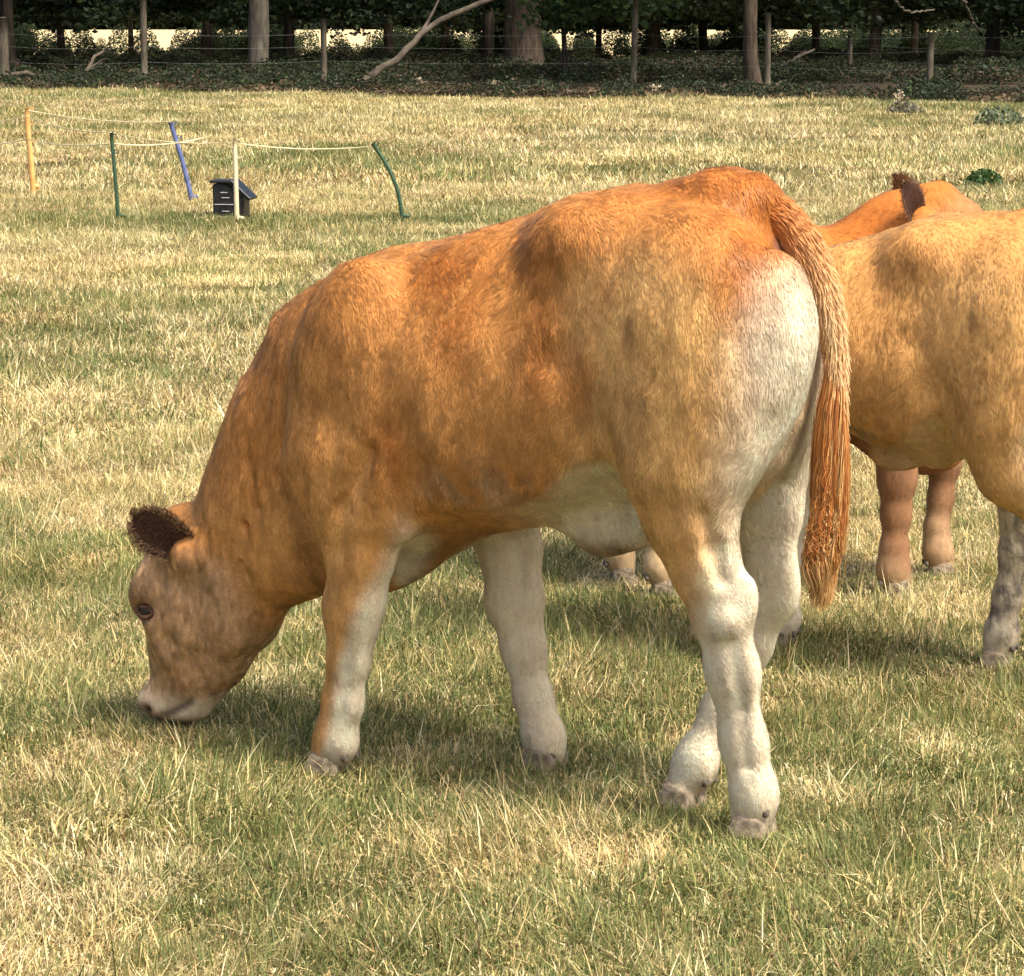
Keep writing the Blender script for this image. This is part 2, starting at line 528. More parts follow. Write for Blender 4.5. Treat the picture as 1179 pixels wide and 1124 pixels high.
def trunk_mesh(d, hgt, lean, seed, mat):
    r = np.random.default_rng(seed)
    zs = np.array([-0.1, 0.12, 0.4, 1.0, 2.0, 3.5, 5.5, hgt])
    x = lean * zs + np.cumsum(r.normal(0, 0.02, 8)); y = np.cumsum(r.normal(0, 0.02, 8))
    ra = d / 2 * np.array([1.5, 1.22, 1.06, 1.0, 0.94, 0.85, 0.68, 0.25])
    V, F = tube_mesh(np.stack([x, y, zs], -1), ra, 8)
    V = V + (vnoise(V, 3.0, seed)[:, None] - 0.5) * d * 0.16
    Vs, Fs, off = [V], [F], len(V)
    for k in range(6):
        z = r.uniform(1.9, 6.5); a = r.uniform(0, 6.28); L = r.uniform(1.6, 3.4)
        b = np.array([np.interp(z, zs, x), np.interp(z, zs, y), z])
        t = np.linspace(0, 1, 6)
        P = b + np.stack([np.cos(a) * L * t, np.sin(a) * L * t, L * (0.55 * t - 0.35 * t * t)], -1) + np.cumsum(r.normal(0, 0.05, (6, 3)), 0)
        v, f = tube_mesh(P, np.linspace(d * 0.18, d * 0.03, 6), 8)
        Vs.append(v); Fs.append(f + off); off += len(v)
    return new_mesh('trunk', np.concatenate(Vs), np.concatenate(Fs), mat)

def tree(name, label, xp, yp, dia_px, mat, crown, rot, lean=0.0, group='trees of the wood', crown_scale=1.0, drop=0.0, hgt=8.5, cshift=0.0):
    g = ground_at(xp, yp)
    s = (yp - 16) / CAM_H
    t = empty(name, g)
    tag(t, label, 'tree', group)
    link('trunk', trunk_mesh(dia_px / s, hgt, lean, int(abs(xp)), mat), t)
    c = link('crown', crown, t)
    c.rotation_euler = (0, 0, rot); c.scale = (crown_scale,) * 3
    c.location = (lean * 3 + cshift, 0, drop)
    return t

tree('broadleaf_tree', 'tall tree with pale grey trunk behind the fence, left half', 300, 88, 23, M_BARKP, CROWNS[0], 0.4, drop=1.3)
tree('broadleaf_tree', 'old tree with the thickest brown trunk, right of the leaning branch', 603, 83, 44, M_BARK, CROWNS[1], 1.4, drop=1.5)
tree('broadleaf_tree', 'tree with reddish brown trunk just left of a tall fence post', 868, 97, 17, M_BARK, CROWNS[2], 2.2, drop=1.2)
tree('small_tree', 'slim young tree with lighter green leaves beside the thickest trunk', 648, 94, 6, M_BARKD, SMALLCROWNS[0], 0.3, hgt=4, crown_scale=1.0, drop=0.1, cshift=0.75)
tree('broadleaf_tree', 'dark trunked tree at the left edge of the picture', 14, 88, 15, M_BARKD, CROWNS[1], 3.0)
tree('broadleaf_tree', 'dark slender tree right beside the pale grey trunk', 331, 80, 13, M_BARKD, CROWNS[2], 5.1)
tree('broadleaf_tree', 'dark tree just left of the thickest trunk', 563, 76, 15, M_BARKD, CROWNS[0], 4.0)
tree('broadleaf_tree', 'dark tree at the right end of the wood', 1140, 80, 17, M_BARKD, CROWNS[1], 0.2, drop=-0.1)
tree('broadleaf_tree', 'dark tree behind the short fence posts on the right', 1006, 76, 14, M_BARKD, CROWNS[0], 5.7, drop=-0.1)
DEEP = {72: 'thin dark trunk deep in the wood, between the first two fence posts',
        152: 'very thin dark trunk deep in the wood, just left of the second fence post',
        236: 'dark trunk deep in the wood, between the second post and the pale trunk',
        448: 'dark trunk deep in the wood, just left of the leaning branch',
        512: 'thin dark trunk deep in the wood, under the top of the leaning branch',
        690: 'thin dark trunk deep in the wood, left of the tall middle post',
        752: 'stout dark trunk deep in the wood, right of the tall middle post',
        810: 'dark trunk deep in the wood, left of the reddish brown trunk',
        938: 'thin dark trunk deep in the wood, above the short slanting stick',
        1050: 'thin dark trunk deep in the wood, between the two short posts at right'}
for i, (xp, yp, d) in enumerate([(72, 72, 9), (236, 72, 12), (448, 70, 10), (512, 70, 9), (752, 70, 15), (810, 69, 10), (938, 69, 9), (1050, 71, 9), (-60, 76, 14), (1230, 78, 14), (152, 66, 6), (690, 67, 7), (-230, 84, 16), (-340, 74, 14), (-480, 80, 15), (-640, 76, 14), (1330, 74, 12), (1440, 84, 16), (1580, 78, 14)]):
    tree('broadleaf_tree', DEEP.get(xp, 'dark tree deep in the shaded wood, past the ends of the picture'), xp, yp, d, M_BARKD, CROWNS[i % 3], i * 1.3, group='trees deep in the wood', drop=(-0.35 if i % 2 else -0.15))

def undergrowth():
    r = np.random.default_rng(21)
    def bush(seed, n, rad, hgt, size, cols, leggy=0.35):
        q = np.random.default_rng(seed)
        th = q.uniform(0, 6.283, n); rr = rad * np.sqrt(q.random(n)); z = hgt * q.random(n) ** 0.8 * np.sqrt(np.clip(1.05 - (rr / rad) ** 2, 0.05, 1))
        C = np.stack([rr * np.cos(th), rr * np.sin(th), z + 0.02], -1)
        return bpy.data.objects.new('b', leaves_mesh('b', C, size, seed + 1, M_LEAFI, cols))
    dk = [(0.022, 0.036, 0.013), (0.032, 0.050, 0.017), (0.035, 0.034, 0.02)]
    protos = [bush(1, 420, 0.45, 0.36, 0.065, dk), bush(2, 420, 0.5, 0.30, 0.065, dk + [(0.09, 0.06, 0.035)]), bush(3, 1300, 0.75, 1.55, 0.11, dk[:2]), bush(4, 1200, 0.7, 1.3, 0.11, dk[:2]),
              bush(5, 120, 0.4, 0.14, 0.09, [(0.16, 0.11, 0.06), (0.11, 0.075, 0.045), (0.07, 0.07, 0.03)])]
    P, S, I = [], [], []
    for k in range(1700):
        yp = r.uniform(62, 97); xp = r.uniform(-700, 1700)
        g = ground_at(xp, yp)
        if g[1] < edge_y(g[0]) + 3.5: continue
        P.append(g); S.append(r.uniform(0.6, 1.15)); I.append(r.integers(0, 2))
    for k in range(1000):           # leaf litter and low growth along the edge
        x = r.uniform(-24, 20); P.append(np.array([x, edge_y(x) + r.uniform(-0.2, 4.5), 0])); S.append(r.uniform(0.5, 1.0)); I.append(4 if r.random() < 0.75 else r.integers(0, 2))
    gaps = [(45, 66), (80, 222), (255, 276), (350, 440), (530, 551), (622, 640), (655, 692), (704, 735), (766, 802), (814, 832), (886, 926), (945, 966), (1021, 1034), (1066, 1076)]
    for xp in np.arange(-700, 1700, 7.0):
        for yp in (60, 66):
            x2 = xp + r.uniform(-3, 3)
            if any(a - 7 < x2 < b + 7 for a, b in gaps): continue
            P.append(ground_at(x2, yp + r.uniform(-3, 4))); S.append(r.uniform(0.55, 0.9) * (1.0 if yp < 63 else 0.85)); I.append(r.integers(2, 4))
    for k in range(85):                # scattered saplings and brambles breaking up the gaps
        a, b = gaps[r.integers(0, len(gaps))]
        P.append(ground_at(r.uniform(a, b), r.uniform(56, 68))); S.append(r.uniform(0.28, 0.72)); I.append(r.integers(2, 4))
    n = len(P)
    rot = np.stack([np.zeros(n), np.zeros(n), r.uniform(0, 6.28, n)], -1)
    v = r.uniform(0.7, 1.3, n)
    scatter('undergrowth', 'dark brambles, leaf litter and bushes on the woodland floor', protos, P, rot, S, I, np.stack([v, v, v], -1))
    # far hedge line beyond the stubble field
    cl = [bpy.data.objects.new('b', leaves_mesh('b', crown_points(120, 2500, 4, 0.2, 6, 0.5), 0.6, 121, M_LEAFI, LEAF_COLS))]
    P = np.stack([np.arange(-90, 90, 3.2), 262 + r.uniform(-3, 3, len(np.arange(-90, 90, 3.2))), 0 * np.arange(-90, 90, 3.2)], -1)
    n = len(P); v = r.uniform(0.8, 1.2, n)
    scatter('far_hedgerow', 'distant line of hedge trees beyond the stubble field', cl, P, np.stack([0 * v, 0 * v, r.uniform(0, 6.28, n)], -1), r.uniform(0.9, 1.3, n), np.zeros(n, int), np.stack([v, v, v], -1))
undergrowth()

# leaning dead branch
def dead_branch(name, label, pix, Y, r0, r1, twigs):
    P = np.array([at_depth(x, y, Y) for x, y in pix])
    b = P[0].copy()
    o = empty(name, b); tag(o, label, 'branch')
    t0 = np.linspace(0, 1, len(P)); t1 = np.linspace(0, 1, 18)
    Q = np.stack([np.interp(t1, t0, P[:, i]) for i in range(3)], -1)
    Q[:, 1] += np.linspace(0, 1.2, 18)
    q = np.random.default_rng(len(pix)); Q += q.normal(0, 0.015, Q.shape)
    V, F = tube_mesh(Q - b, np.linspace(r0, r1, 18), 8)
    link('limb', new_mesh('limb', V, F, M_BRANCH), o)
    for k, (i, d) in enumerate(twigs):
        T = Q[i] + np.linspace(0, 1, 5)[:, None] * np.array(d) + q.normal(0, 0.02, (5, 3)) * np.linspace(0, 1, 5)[:, None]
        V, F = tube_mesh(T - b, np.linspace(r1 * 0.8, r1 * 0.2, 5), 8)
        link('twig', new_mesh('twig', V, F, M_BRANCH), o)
dead_branch('leaning_branch', 'pale bare branch leaning up to the right from the wood floor', [(416, 95), (440, 78), (458, 68), (478, 44), (510, 20), (560, 2), (620, -22)], 55.5, 0.075, 0.05, [(9, (0.5, 0.2, 0.9))])
dead_branch('fallen_branch', 'thin curved fallen branch lying low near the left fence posts', [(8, 86), (28, 84), (48, 92), (75, 92), (92, 84), (102, 66), (112, 60)], 59, 0.05, 0.03, [(12, (0.4, 0.1, 0.25))])
dead_branch('fallen_branch', 'short pale stick slanting low behind the right fence posts', [(893, 79), (920, 68), (945, 58)], 62, 0.045, 0.025, [(9, (0.2, 0.1, 0.2))])
dead_branch('hanging_branch', 'thin bare bough hanging in the dark top right corner', [(1026, -6), (1042, 12), (1062, 14), (1085, 11)], 58, 0.03, 0.02, [])
dead_branch('hanging_branch', 'thin bare bough slanting down in the far top right corner', [(1106, -6), (1122, 18), (1138, 36)], 58, 0.035, 0.018, [])

# post and wire fence
def wire_fence():
    posts = [(5, 97, 20, 13), (166, 98, -12, 8), (373, 96, 22, 7), (729, 98, -2, 7), (884, 105, 15, 7), (978, 92, 40, 6), (1070, 110, 38, 8), (-150, 96, 18, 8), (1290, 112, 36, 8)]
    o = empty('wire_fence', ground_at(589, 98)); tag(o, 'weathered wooden post and wire fence along the edge of the wood', 'fence')
    tops = []
    for k, (x, yb, yt, w) in enumerate(posts):
        g = ground_at(x, yb); s = (yb - 16) / CAM_H
        hgt = (yb - yt) / s; rad = max(0.05, w / s / 2)
        q = np.random.default_rng(k)
        l = q.normal(0, 0.012, 2)
        P = [(l[0] * z, l[1] * z, z) for z in (-0.05, hgt * 0.3, hgt * 0.7, hgt)]
        V, F = tube_mesh(P, [rad * 1.05, rad, rad * 0.97, rad * 0.92], 8)
        V += (vnoise(V, 9, k)[:, None] - 0.5) * 0.02
        p = link('post', new_mesh('post', V, F, M_WOOD), o)
        p.location = Vector(g) - o.location
        tops.append((g, hgt))
    order = sorted(tops, key=lambda t: t[0][0])
    for z in (0.45, 0.75, 1.0):
        P = []
        for (a, ha), (b, hb) in zip(order[:-1], order[1:]):
            for t in np.linspace(0, 1, 6)[:-1]:
                c = a + (b - a) * t; P.append((c[0], c[1], z - 0.05 * 4 * t * (1 - t)))
        P.append((*order[-1][0][:2], z))
        P = np.array(P) - np.array(o.location)
        V, F = tube_mesh(P, [0.0016] * len(P), 8)
        link('wire', new_mesh('wire', V, F, M_WIRE), o)
wire_fence()

# ------------------------------------------------------------------ electric fence in the field
M_PGREEN = mat_noise('plastic_dark_green', (0.03, 0.07, 0.035), (0.05, 0.10, 0.05), 20, 0.45, 0.4, 0.1)
M_PORANGE = mat_noise('plastic_orange', (0.66, 0.34, 0.09), (0.78, 0.48, 0.18), 12, 0.5, 0.4, 0.1)
M_PBLUE = mat_noise('plastic_blue', (0.07, 0.10, 0.24), (0.15, 0.18, 0.34), 14, 0.45, 0.4, 0.1)
M_PCREAM = mat_noise('plastic_cream', (0.72, 0.58, 0.34), (0.82, 0.70, 0.46), 12, 0.5, 0.4, 0.1)
M_TAPE = mat_noise('fence_tape', (0.75, 0.62, 0.32), (0.86, 0.78, 0.52), 60, 0.6, 0.3, 0.1)
M_BLACK = mat_noise('black_plastic', (0.010, 0.010, 0.011), (0.025, 0.025, 0.027), 30, 0.4, 0.4, 0.1)
M_GREYP = mat_plain('pale_print', (0.42, 0.43, 0.42), 0.6, 0.3)
M_PANEL = mat_plain('solar_glass', (0.008, 0.009, 0.012), 0.35, 0.3)

def fence_stake(label, pix, dia_px, mat, hooks):
    """plastic step-in fence stake: shaft (bent as seen), tread, wire hooks"""
    g = ground_at(*pix[0]); s = (pix[0][1] - 16) / CAM_H
    o = empty('fence_stake', g); tag(o, label, 'fence stake', 'electric fence stakes')
    P = np.array([at_depth(x, y, g[1]) - g for x, y in pix]); P[0, 2] = -0.06
    t0 = np.linspace(0, 1, len(P)); t1 = np.linspace(0, 1, 10)
    Q = np.stack([np.interp(t1, t0, P[:, i]) for i in range(3)], -1)
    for _ in range(2): Q[1:-1] = 0.25 * Q[:-2] + 0.5 * Q[1:-1] + 0.25 * Q[2:]
    r = dia_px / s / 2
    V, F = tube_mesh(Q, np.linspace(r, r * 0.85, 10), 8)
    link('shaft', new_mesh('shaft', V, F, mat), o)
    c = Q[1]
    V, F = tube_mesh([c + np.array([x, 0, 0.03 - 0.25 * abs(x)]) for x in (0.0, 0.02, 0.04, 0.05)], [r * 0.8] * 4, 8, 0.6)
    link('tread', new_mesh('tread', V, F, mat), o)
    for k in range(hooks):
        c = Q[9 - 2 * k]
        a = np.linspace(-0.3, 4.3, 9)
        V, F = tube_mesh([c + np.array([r + 0.012 + 0.014 * math.cos(x + 2.6), 0, 0.014 * math.sin(x + 2.6)]) for x in a], [0.004] * 9, 8)
        link('wire_hook', new_mesh('wire_hook', V, F, mat), o)
    return o, g + Q[9]

s1, p1 = fence_stake('orange plastic fence stake near the left edge of the field', [(39, 226), (36, 185), (32, 150), (31, 124)], 7, M_PORANGE, 3)
s2, p2 = fence_stake('straight dark green fence stake left of the leaning blue stake', [(137, 258), (134, 220), (131, 185), (128, 153)], 5, M_PGREEN, 2)
s3, p3 = fence_stake('blue plastic fence stake leaning to the left', [(224, 236), (214, 200), (204, 165), (196, 141)], 6, M_PBLUE, 2)
s4, p4 = fence_stake('cream fence stake standing in front of the black box', [(273, 260), (272, 225), (271, 190), (270, 159)], 6, M_PCREAM, 2)
s5, p5 = fence_stake('dark green fence stake bowed over to the left, above the calf', [(465, 258), (460, 222), (447, 192), (429, 165)], 5, M_PGREEN, 2)

def strand(label, pts, rad):
    P = []
    for a, b in zip(pts[:-1], pts[1:]):
        for t in np.linspace(0, 1, 8)[:-1]:
            c = a + (b - a) * t; c = c.copy(); c[2] -= 0.03 * 4 * t * (1 - t); P.append(c)
    P.append(pts[-1]); P = np.array(P)
    V, F = tube_mesh(P - P[0], [rad] * len(P), 8, 0.45)
    o = link('fence_tape', new_mesh('fence_tape', V, F, M_TAPE)); o.location = P[0]
    tag(o, label, 'fence tape', 'electric fence tapes')
dn = lambda p, k: p - np.array([0, 0, k])
strand('upper pale fence tape strung from orange stake past blue stake to bowed stake', [at_depth(-60, 138, 24.5), dn(p1, 0.07), p2, dn(p4, 0.03), dn(p5, 0.02)], 0.0038)
strand('lower pale fence tape at the left, between the orange and dark green stakes', [at_depth(-60, 166, 24.0), dn(p1, 0.24), dn(p2, 0.07), dn(p4, 0.02) + np.array([-0.25, 0.6, 0.0])], 0.0045)
strand('farther thin fence tape running from the orange stake to the blue stake top', [dn(p1, 0.02), p3], 0.004)

def energiser():
    g = ground_at(267, 256)
    o = empty('fence_energiser', g, R(-8)); tag(o, 'black box with a slanted lid standing in the grass behind cream stake', 'energiser box')
    s = (256 - 16) / CAM_H
    W2, D2, H2 = 0.105, 0.09, 0.235
    bm = bmesh.new()
    pr = [(-W2, -0.03), (W2, -0.03), (W2, 0.16), (-0.015, 0.262), (-W2 - 0.005, 0.262)]
    a = [bm.verts.new((x, -D2, z)) for x, z in pr]; b = [bm.verts.new((x, D2, z)) for x, z in pr]
    bm.faces.new(a); bm.faces.new(b[::-1])
    for i in range(5): bm.faces.new((a[i], b[i], b[(i + 1) % 5], a[(i + 1) % 5]))
    bmesh.ops.recalc_face_normals(bm, faces=bm.faces)
    bmesh.ops.bevel(bm, geom=list(bm.edges), offset=0.008, segments=2, affect='EDGES')
    me = bpy.data.meshes.new('housing'); bm.to_mesh(me); bm.free(); me.materials.append(M_BLACK)
    link('housing', me, o)
    def slab(name, cx, cz, lx, ly, th, tilt, mat, y=0.0):
        bm = bmesh.new(); bmesh.ops.create_cube(bm, size=1)
        for v in bm.verts: v.co = Vector((v.co.x * lx, v.co.y * ly, v.co.z * th))
        bmesh.ops.bevel(bm, geom=list(bm.edges), offset=min(th, lx, ly) * 0.25, segments=1, affect='EDGES')
        me = bpy.data.meshes.new(name); bm.to_mesh(me); bm.free(); me.materials.append(mat)
        x = link(name, me, o); x.location = (cx, y, cz); x.rotation_euler = (0, R(tilt), 0)
    slab('lid', -0.050, 0.278, 0.15, 0.215, 0.018, 0, M_BLACK)
    slab('slanted_panel', 0.083, 0.222, 0.185, 0.215, 0.022, 43, M_PANEL)
    for k, (z, l) in enumerate([(0.205, 0.05), (0.17, 0.055), (0.125, 0.13), (0.08, 0.05), (0.045, 0.11), (0.012, 0.08)]):
        slab('rib', -0.03 + 0.01 * (k % 2), z, l, 0.006, 0.006, 0, M_GREYP, -D2 - 0.002)
energiser()

# weeds standing in the dry field
def weed(name, label, xp, yp, wpx, hpx, cols, seed, stems=0, flowers=None):
    g = ground_at(xp, yp); s = (yp - 16) / CAM_H
    q = np.random.default_rng(seed)
    n = 420; rad = wpx / s / 2; hg = hpx / s
    th = q.uniform(0, 6.28, n); rr = rad * np.sqrt(q.random(n)); z = hg * q.random(n) * np.sqrt(np.clip(1.1 - (rr / rad) ** 2, 0.1, 1))
    o = empty(name, g); tag(o, label, 'plant')
    link('leaves', leaves_mesh('leaves', np.stack([rr * np.cos(th), rr * np.sin(th), z], -1), max(0.05, rad * 0.22), seed, M_LEAF, cols, 0.8), o)
    if stems:
        for k in range(stems):
            a, l = q.uniform(0, 6.28), q.uniform(0.2, 0.8) * rad
            x, y = l * math.cos(a), l * math.sin(a); hh = hg * q.uniform(1.0, 1.5)
            V, F = tube_mesh([(x * 0.5, y * 0.5, -0.02), (x * 0.8, y * 0.8, hh * 0.5), (x, y, hh)], [0.008, 0.006, 0.004], 8)
            st = link('stem', new_mesh('stem', V, F, M_PLANT), o)
            C = np.array([x, y, hh]) + q.normal(0, 0.035, (14, 3))
            link('seed_head', leaves_mesh('seed_head', C, 0.05, seed + k, M_LEAF, [(0.42, 0.34, 0.22), (0.5, 0.42, 0.3)]), st)['kind'] = 'stuff'
M_PLANT = mat_plain('stem_green', (0.12, 0.13, 0.05), 0.7, 0.2)
weed('leafy_weed', 'dark green leafy weed in the dry grass above the right-hand calves', 1132, 219, 46, 24, [(0.05, 0.10, 0.03), (0.07, 0.14, 0.04)], 3)
weed('thistle_patch', 'grey green clump of low weeds at the right edge of the field', 1150, 144, 58, 22, [(0.16, 0.20, 0.11), (0.11, 0.15, 0.07), (0.2, 0.22, 0.14)], 4)
weed('thistle', 'grey thistle clump with pale seed heads at the wood edge', 1042, 134, 44, 18, [(0.22, 0.20, 0.15), (0.16, 0.16, 0.10)], 5, 3)
weed('seeding_weed', 'small pale seeding weed at the wood edge below the tall post', 757, 116, 14, 12, [(0.24, 0.19, 0.10), (0.16, 0.15, 0.07)], 6, 3)
weed('seeding_weed', 'brown seeding weed at the wood edge, left of the thickest trunk', 566, 110, 26, 10, [(0.26, 0.19, 0.10), (0.18, 0.16, 0.07)], 7, 4)
weed('seeding_weed', 'dry brown weed at the wood edge below the leaning branch', 486, 107, 18, 10, [(0.26, 0.19, 0.10), (0.18, 0.15, 0.07)], 8, 3)

# ------------------------------------------------------------------ calves: implicit surface tools
class Field:
    def __init__(s, lo, hi, h):
        s.lo, s.h = np.array(lo, float), h
        s.n = (np.ceil((np.array(hi) - s.lo) / h)).astype(int) + 1
        s.F = np.full(tuple(s.n), 0.6, np.float32)
        s.ax = [(s.lo[i] + h * np.arange(s.n[i])).astype(np.float32) for i in range(3)]
    def box(s, lo, hi):
        a = np.clip(np.floor((np.array(lo) - s.lo) / s.h).astype(int), 0, s.n)
        b = np.clip(np.ceil((np.array(hi) - s.lo) / s.h).astype(int) + 1, 0, s.n)
        sl = tuple(slice(a[i], b[i]) for i in range(3))
        X = s.ax[0][sl[0]][:, None, None]; Y = s.ax[1][sl[1]][None, :, None]; Z = s.ax[2][sl[2]][None, None, :]
        return sl, X, Y, Z
    def add(s, fn, lo, hi, k, sub=False):
        m = k + 2.5 * s.h
        sl, X, Y, Z = s.box(np.array(lo) - m, np.array(hi) + m)
        if 0 in s.F[sl].shape: return
        d = fn(X, Y, Z).astype(np.float32)
        a = s.F[sl]
        if sub:
            d = -d
            hh = np.clip(0.5 - 0.5 * (a - d) / k, 0, 1)
            s.F[sl] = a * (1 - hh) + d * hh + k * hh * (1 - hh)
        else:
            hh = np.clip(0.5 + 0.5 * (a - d) / k, 0, 1)
            s.F[sl] = a * (1 - hh) + d * hh - k * hh * (1 - hh)
    def tube(s, pts, k=0.03, sub=False):
        """pts: (u, v, w, r in the u-w plane, r sideways)"""
        pts = [tuple(p) + (p[3],) if len(p) == 4 else tuple(p) for p in pts]
        for a, b in zip(pts[:-1], pts[1:]):
            A, B = np.array(a), np.array(b)
            rm = max(A[3], B[3], A[4], B[4])
            def fn(X, Y, Z, A=A, B=B):
                D = B[:3] - A[:3]
                t = np.clip(((X - A[0]) * D[0] + (Y - A[1]) * D[1] + (Z - A[2]) * D[2]) / (D @ D + 1e-9), 0, 1)
                r = A[3] + t * (B[3] - A[3]); rv = A[4] + t * (B[4] - A[4])
                dx = X - A[0] - t * D[0]; dy = (Y - A[1] - t * D[1]) * (r / rv); dz = Z - A[2] - t * D[2]
                return np.sqrt(dx * dx + dy * dy + dz * dz) - r
            s.add(fn, np.minimum(A[:3], B[:3]) - rm, np.maximum(A[:3], B[:3]) + rm, k, sub)
    def ell(s, c, r, k=0.04, tilt=0.0, sub=False):
        """ellipsoid, tilt about the sideways axis (degrees, + leans the top forward)"""
        c, r = np.array(c), np.array(r)
        ct, st = math.cos(R(tilt)), math.sin(R(tilt))
        def fn(X, Y, Z):
            x0, y0, z0 = X - c[0], Y - c[1], Z - c[2]
            x = ct * x0 - st * z0; z = st * x0 + ct * z0
            k0 = np.sqrt((x / r[0]) ** 2 + (y0 / r[1]) ** 2 + (z / r[2]) ** 2) + 1e-6
            k1 = np.sqrt((x / r[0] ** 2) ** 2 + (y0 / r[1] ** 2) ** 2 + (z / r[2] ** 2) ** 2) + 1e-6
            return k0 * (k0 - 1) / k1
        m = r.max() if tilt else r
        s.add(fn, c - m, c + m, k, sub)

def surface_nets(F, lo, h):
    S = F < 0
    n = F.shape
    c8 = [(i, j, k) for i in (0, 1) for j in (0, 1) for k in (0, 1)]
    cnt = np.zeros((n[0] - 1, n[1] - 1, n[2] - 1), np.int8)
    for i, j, k in c8:
        cnt += S[i:n[0] - 1 + i, j:n[1] - 1 + j, k:n[2] - 1 + k]
    act = (cnt > 0) & (cnt < 8)
    I = np.argwhere(act)
    vid = np.full(act.shape, -1, np.int32)
    vid[act] = np.arange(len(I))
    val = {c: F[I[:, 0] + c[0], I[:, 1] + c[1], I[:, 2] + c[2]] for c in c8}
    acc = np.zeros((len(I), 3)); num = np.zeros(len(I))
    for a in c8:
        for ax in range(3):
            if a[ax]: continue
            b = list(a); b[ax] = 1; b = tuple(b)
            fa, fb = val[a], val[b]
            m = (fa < 0) != (fb < 0)
            t = np.where(m, fa / np.where(m, fa - fb, 1), 0)
            p = np.array(a, float)[None] + 0
            p = np.repeat(p, len(I), 0); p[:, ax] += t
            acc += p * m[:, None]; num += m
    V = lo + h * (I + acc / num[:, None])
    Q = []
    for ax in range(3):
        o1, o2 = [(1, 2), (2, 0), (0, 1)][ax]
        a = S; sl0 = [slice(None)] * 3; sl1 = [slice(None)] * 3
        sl0[ax] = slice(0, -1); sl1[ax] = slice(1, None)
        d = a[tuple(sl0)].astype(np.int8) - a[tuple(sl1)].astype(np.int8)
        E = np.argwhere(d != 0)
        sg = d[d != 0]
        ok = (E[:, o1] > 0) & (E[:, o2] > 0) & (E[:, o1] < n[o1] - 1) & (E[:, o2] < n[o2] - 1)
        E, sg = E[ok], sg[ok]
        def cell(d1, d2):
            c = E.copy(); c[:, o1] -= d1; c[:, o2] -= d2
            return vid[c[:, 0], c[:, 1], c[:, 2]]
        q = np.stack([cell(1, 1), cell(0, 1), cell(0, 0), cell(1, 0)], -1)
        q[sg < 0] = q[sg < 0][:, ::-1]
        Q.append(q)
    Q = np.concatenate(Q)
    Q = Q[(Q >= 0).all(1)]
    return V, Q

def relax(V, Q, it=2, lam=0.5):
    E = np.concatenate([Q[:, [0, 1]], Q[:, [1, 2]], Q[:, [2, 3]], Q[:, [3, 0]]])
    for k in range(it):
        for l in (lam, -lam * 0.9):
            A = np.zeros_like(V); c = np.zeros(len(V))
            for a, b in ((0, 1), (1, 0)):
                np.add.at(A, E[:, a], V[E[:, b]]); np.add.at(c, E[:, a], 1)
            V = V + l * (A / c[:, None] - V)
    return V

def xform(pivot_old, pivot_new, pitch, yaw, roll=0):
    M = Matrix.Rotation(R(yaw), 3, 'Z') @ Matrix.Rotation(R(pitch), 3, 'Y') @ Matrix.Rotation(R(roll), 3, 'X')
    return np.array(pivot_old), np.array(pivot_new), np.array(M)

HEAD_PIVOT = (1.19, 0.0, 0.37)
EDGE = np.array([(-0.05, 0.62), (0.10, 0.60), (0.158, 0.60), (0.2, 0.652), (0.242, 0.678), (0.284, 0.665), (0.334, 0.625), (0.386, 0.580), (0.49, 0.546), (0.60, 0.545), (0.75, 0.48), (0.95, 0.43), (1.1, 0.45)])

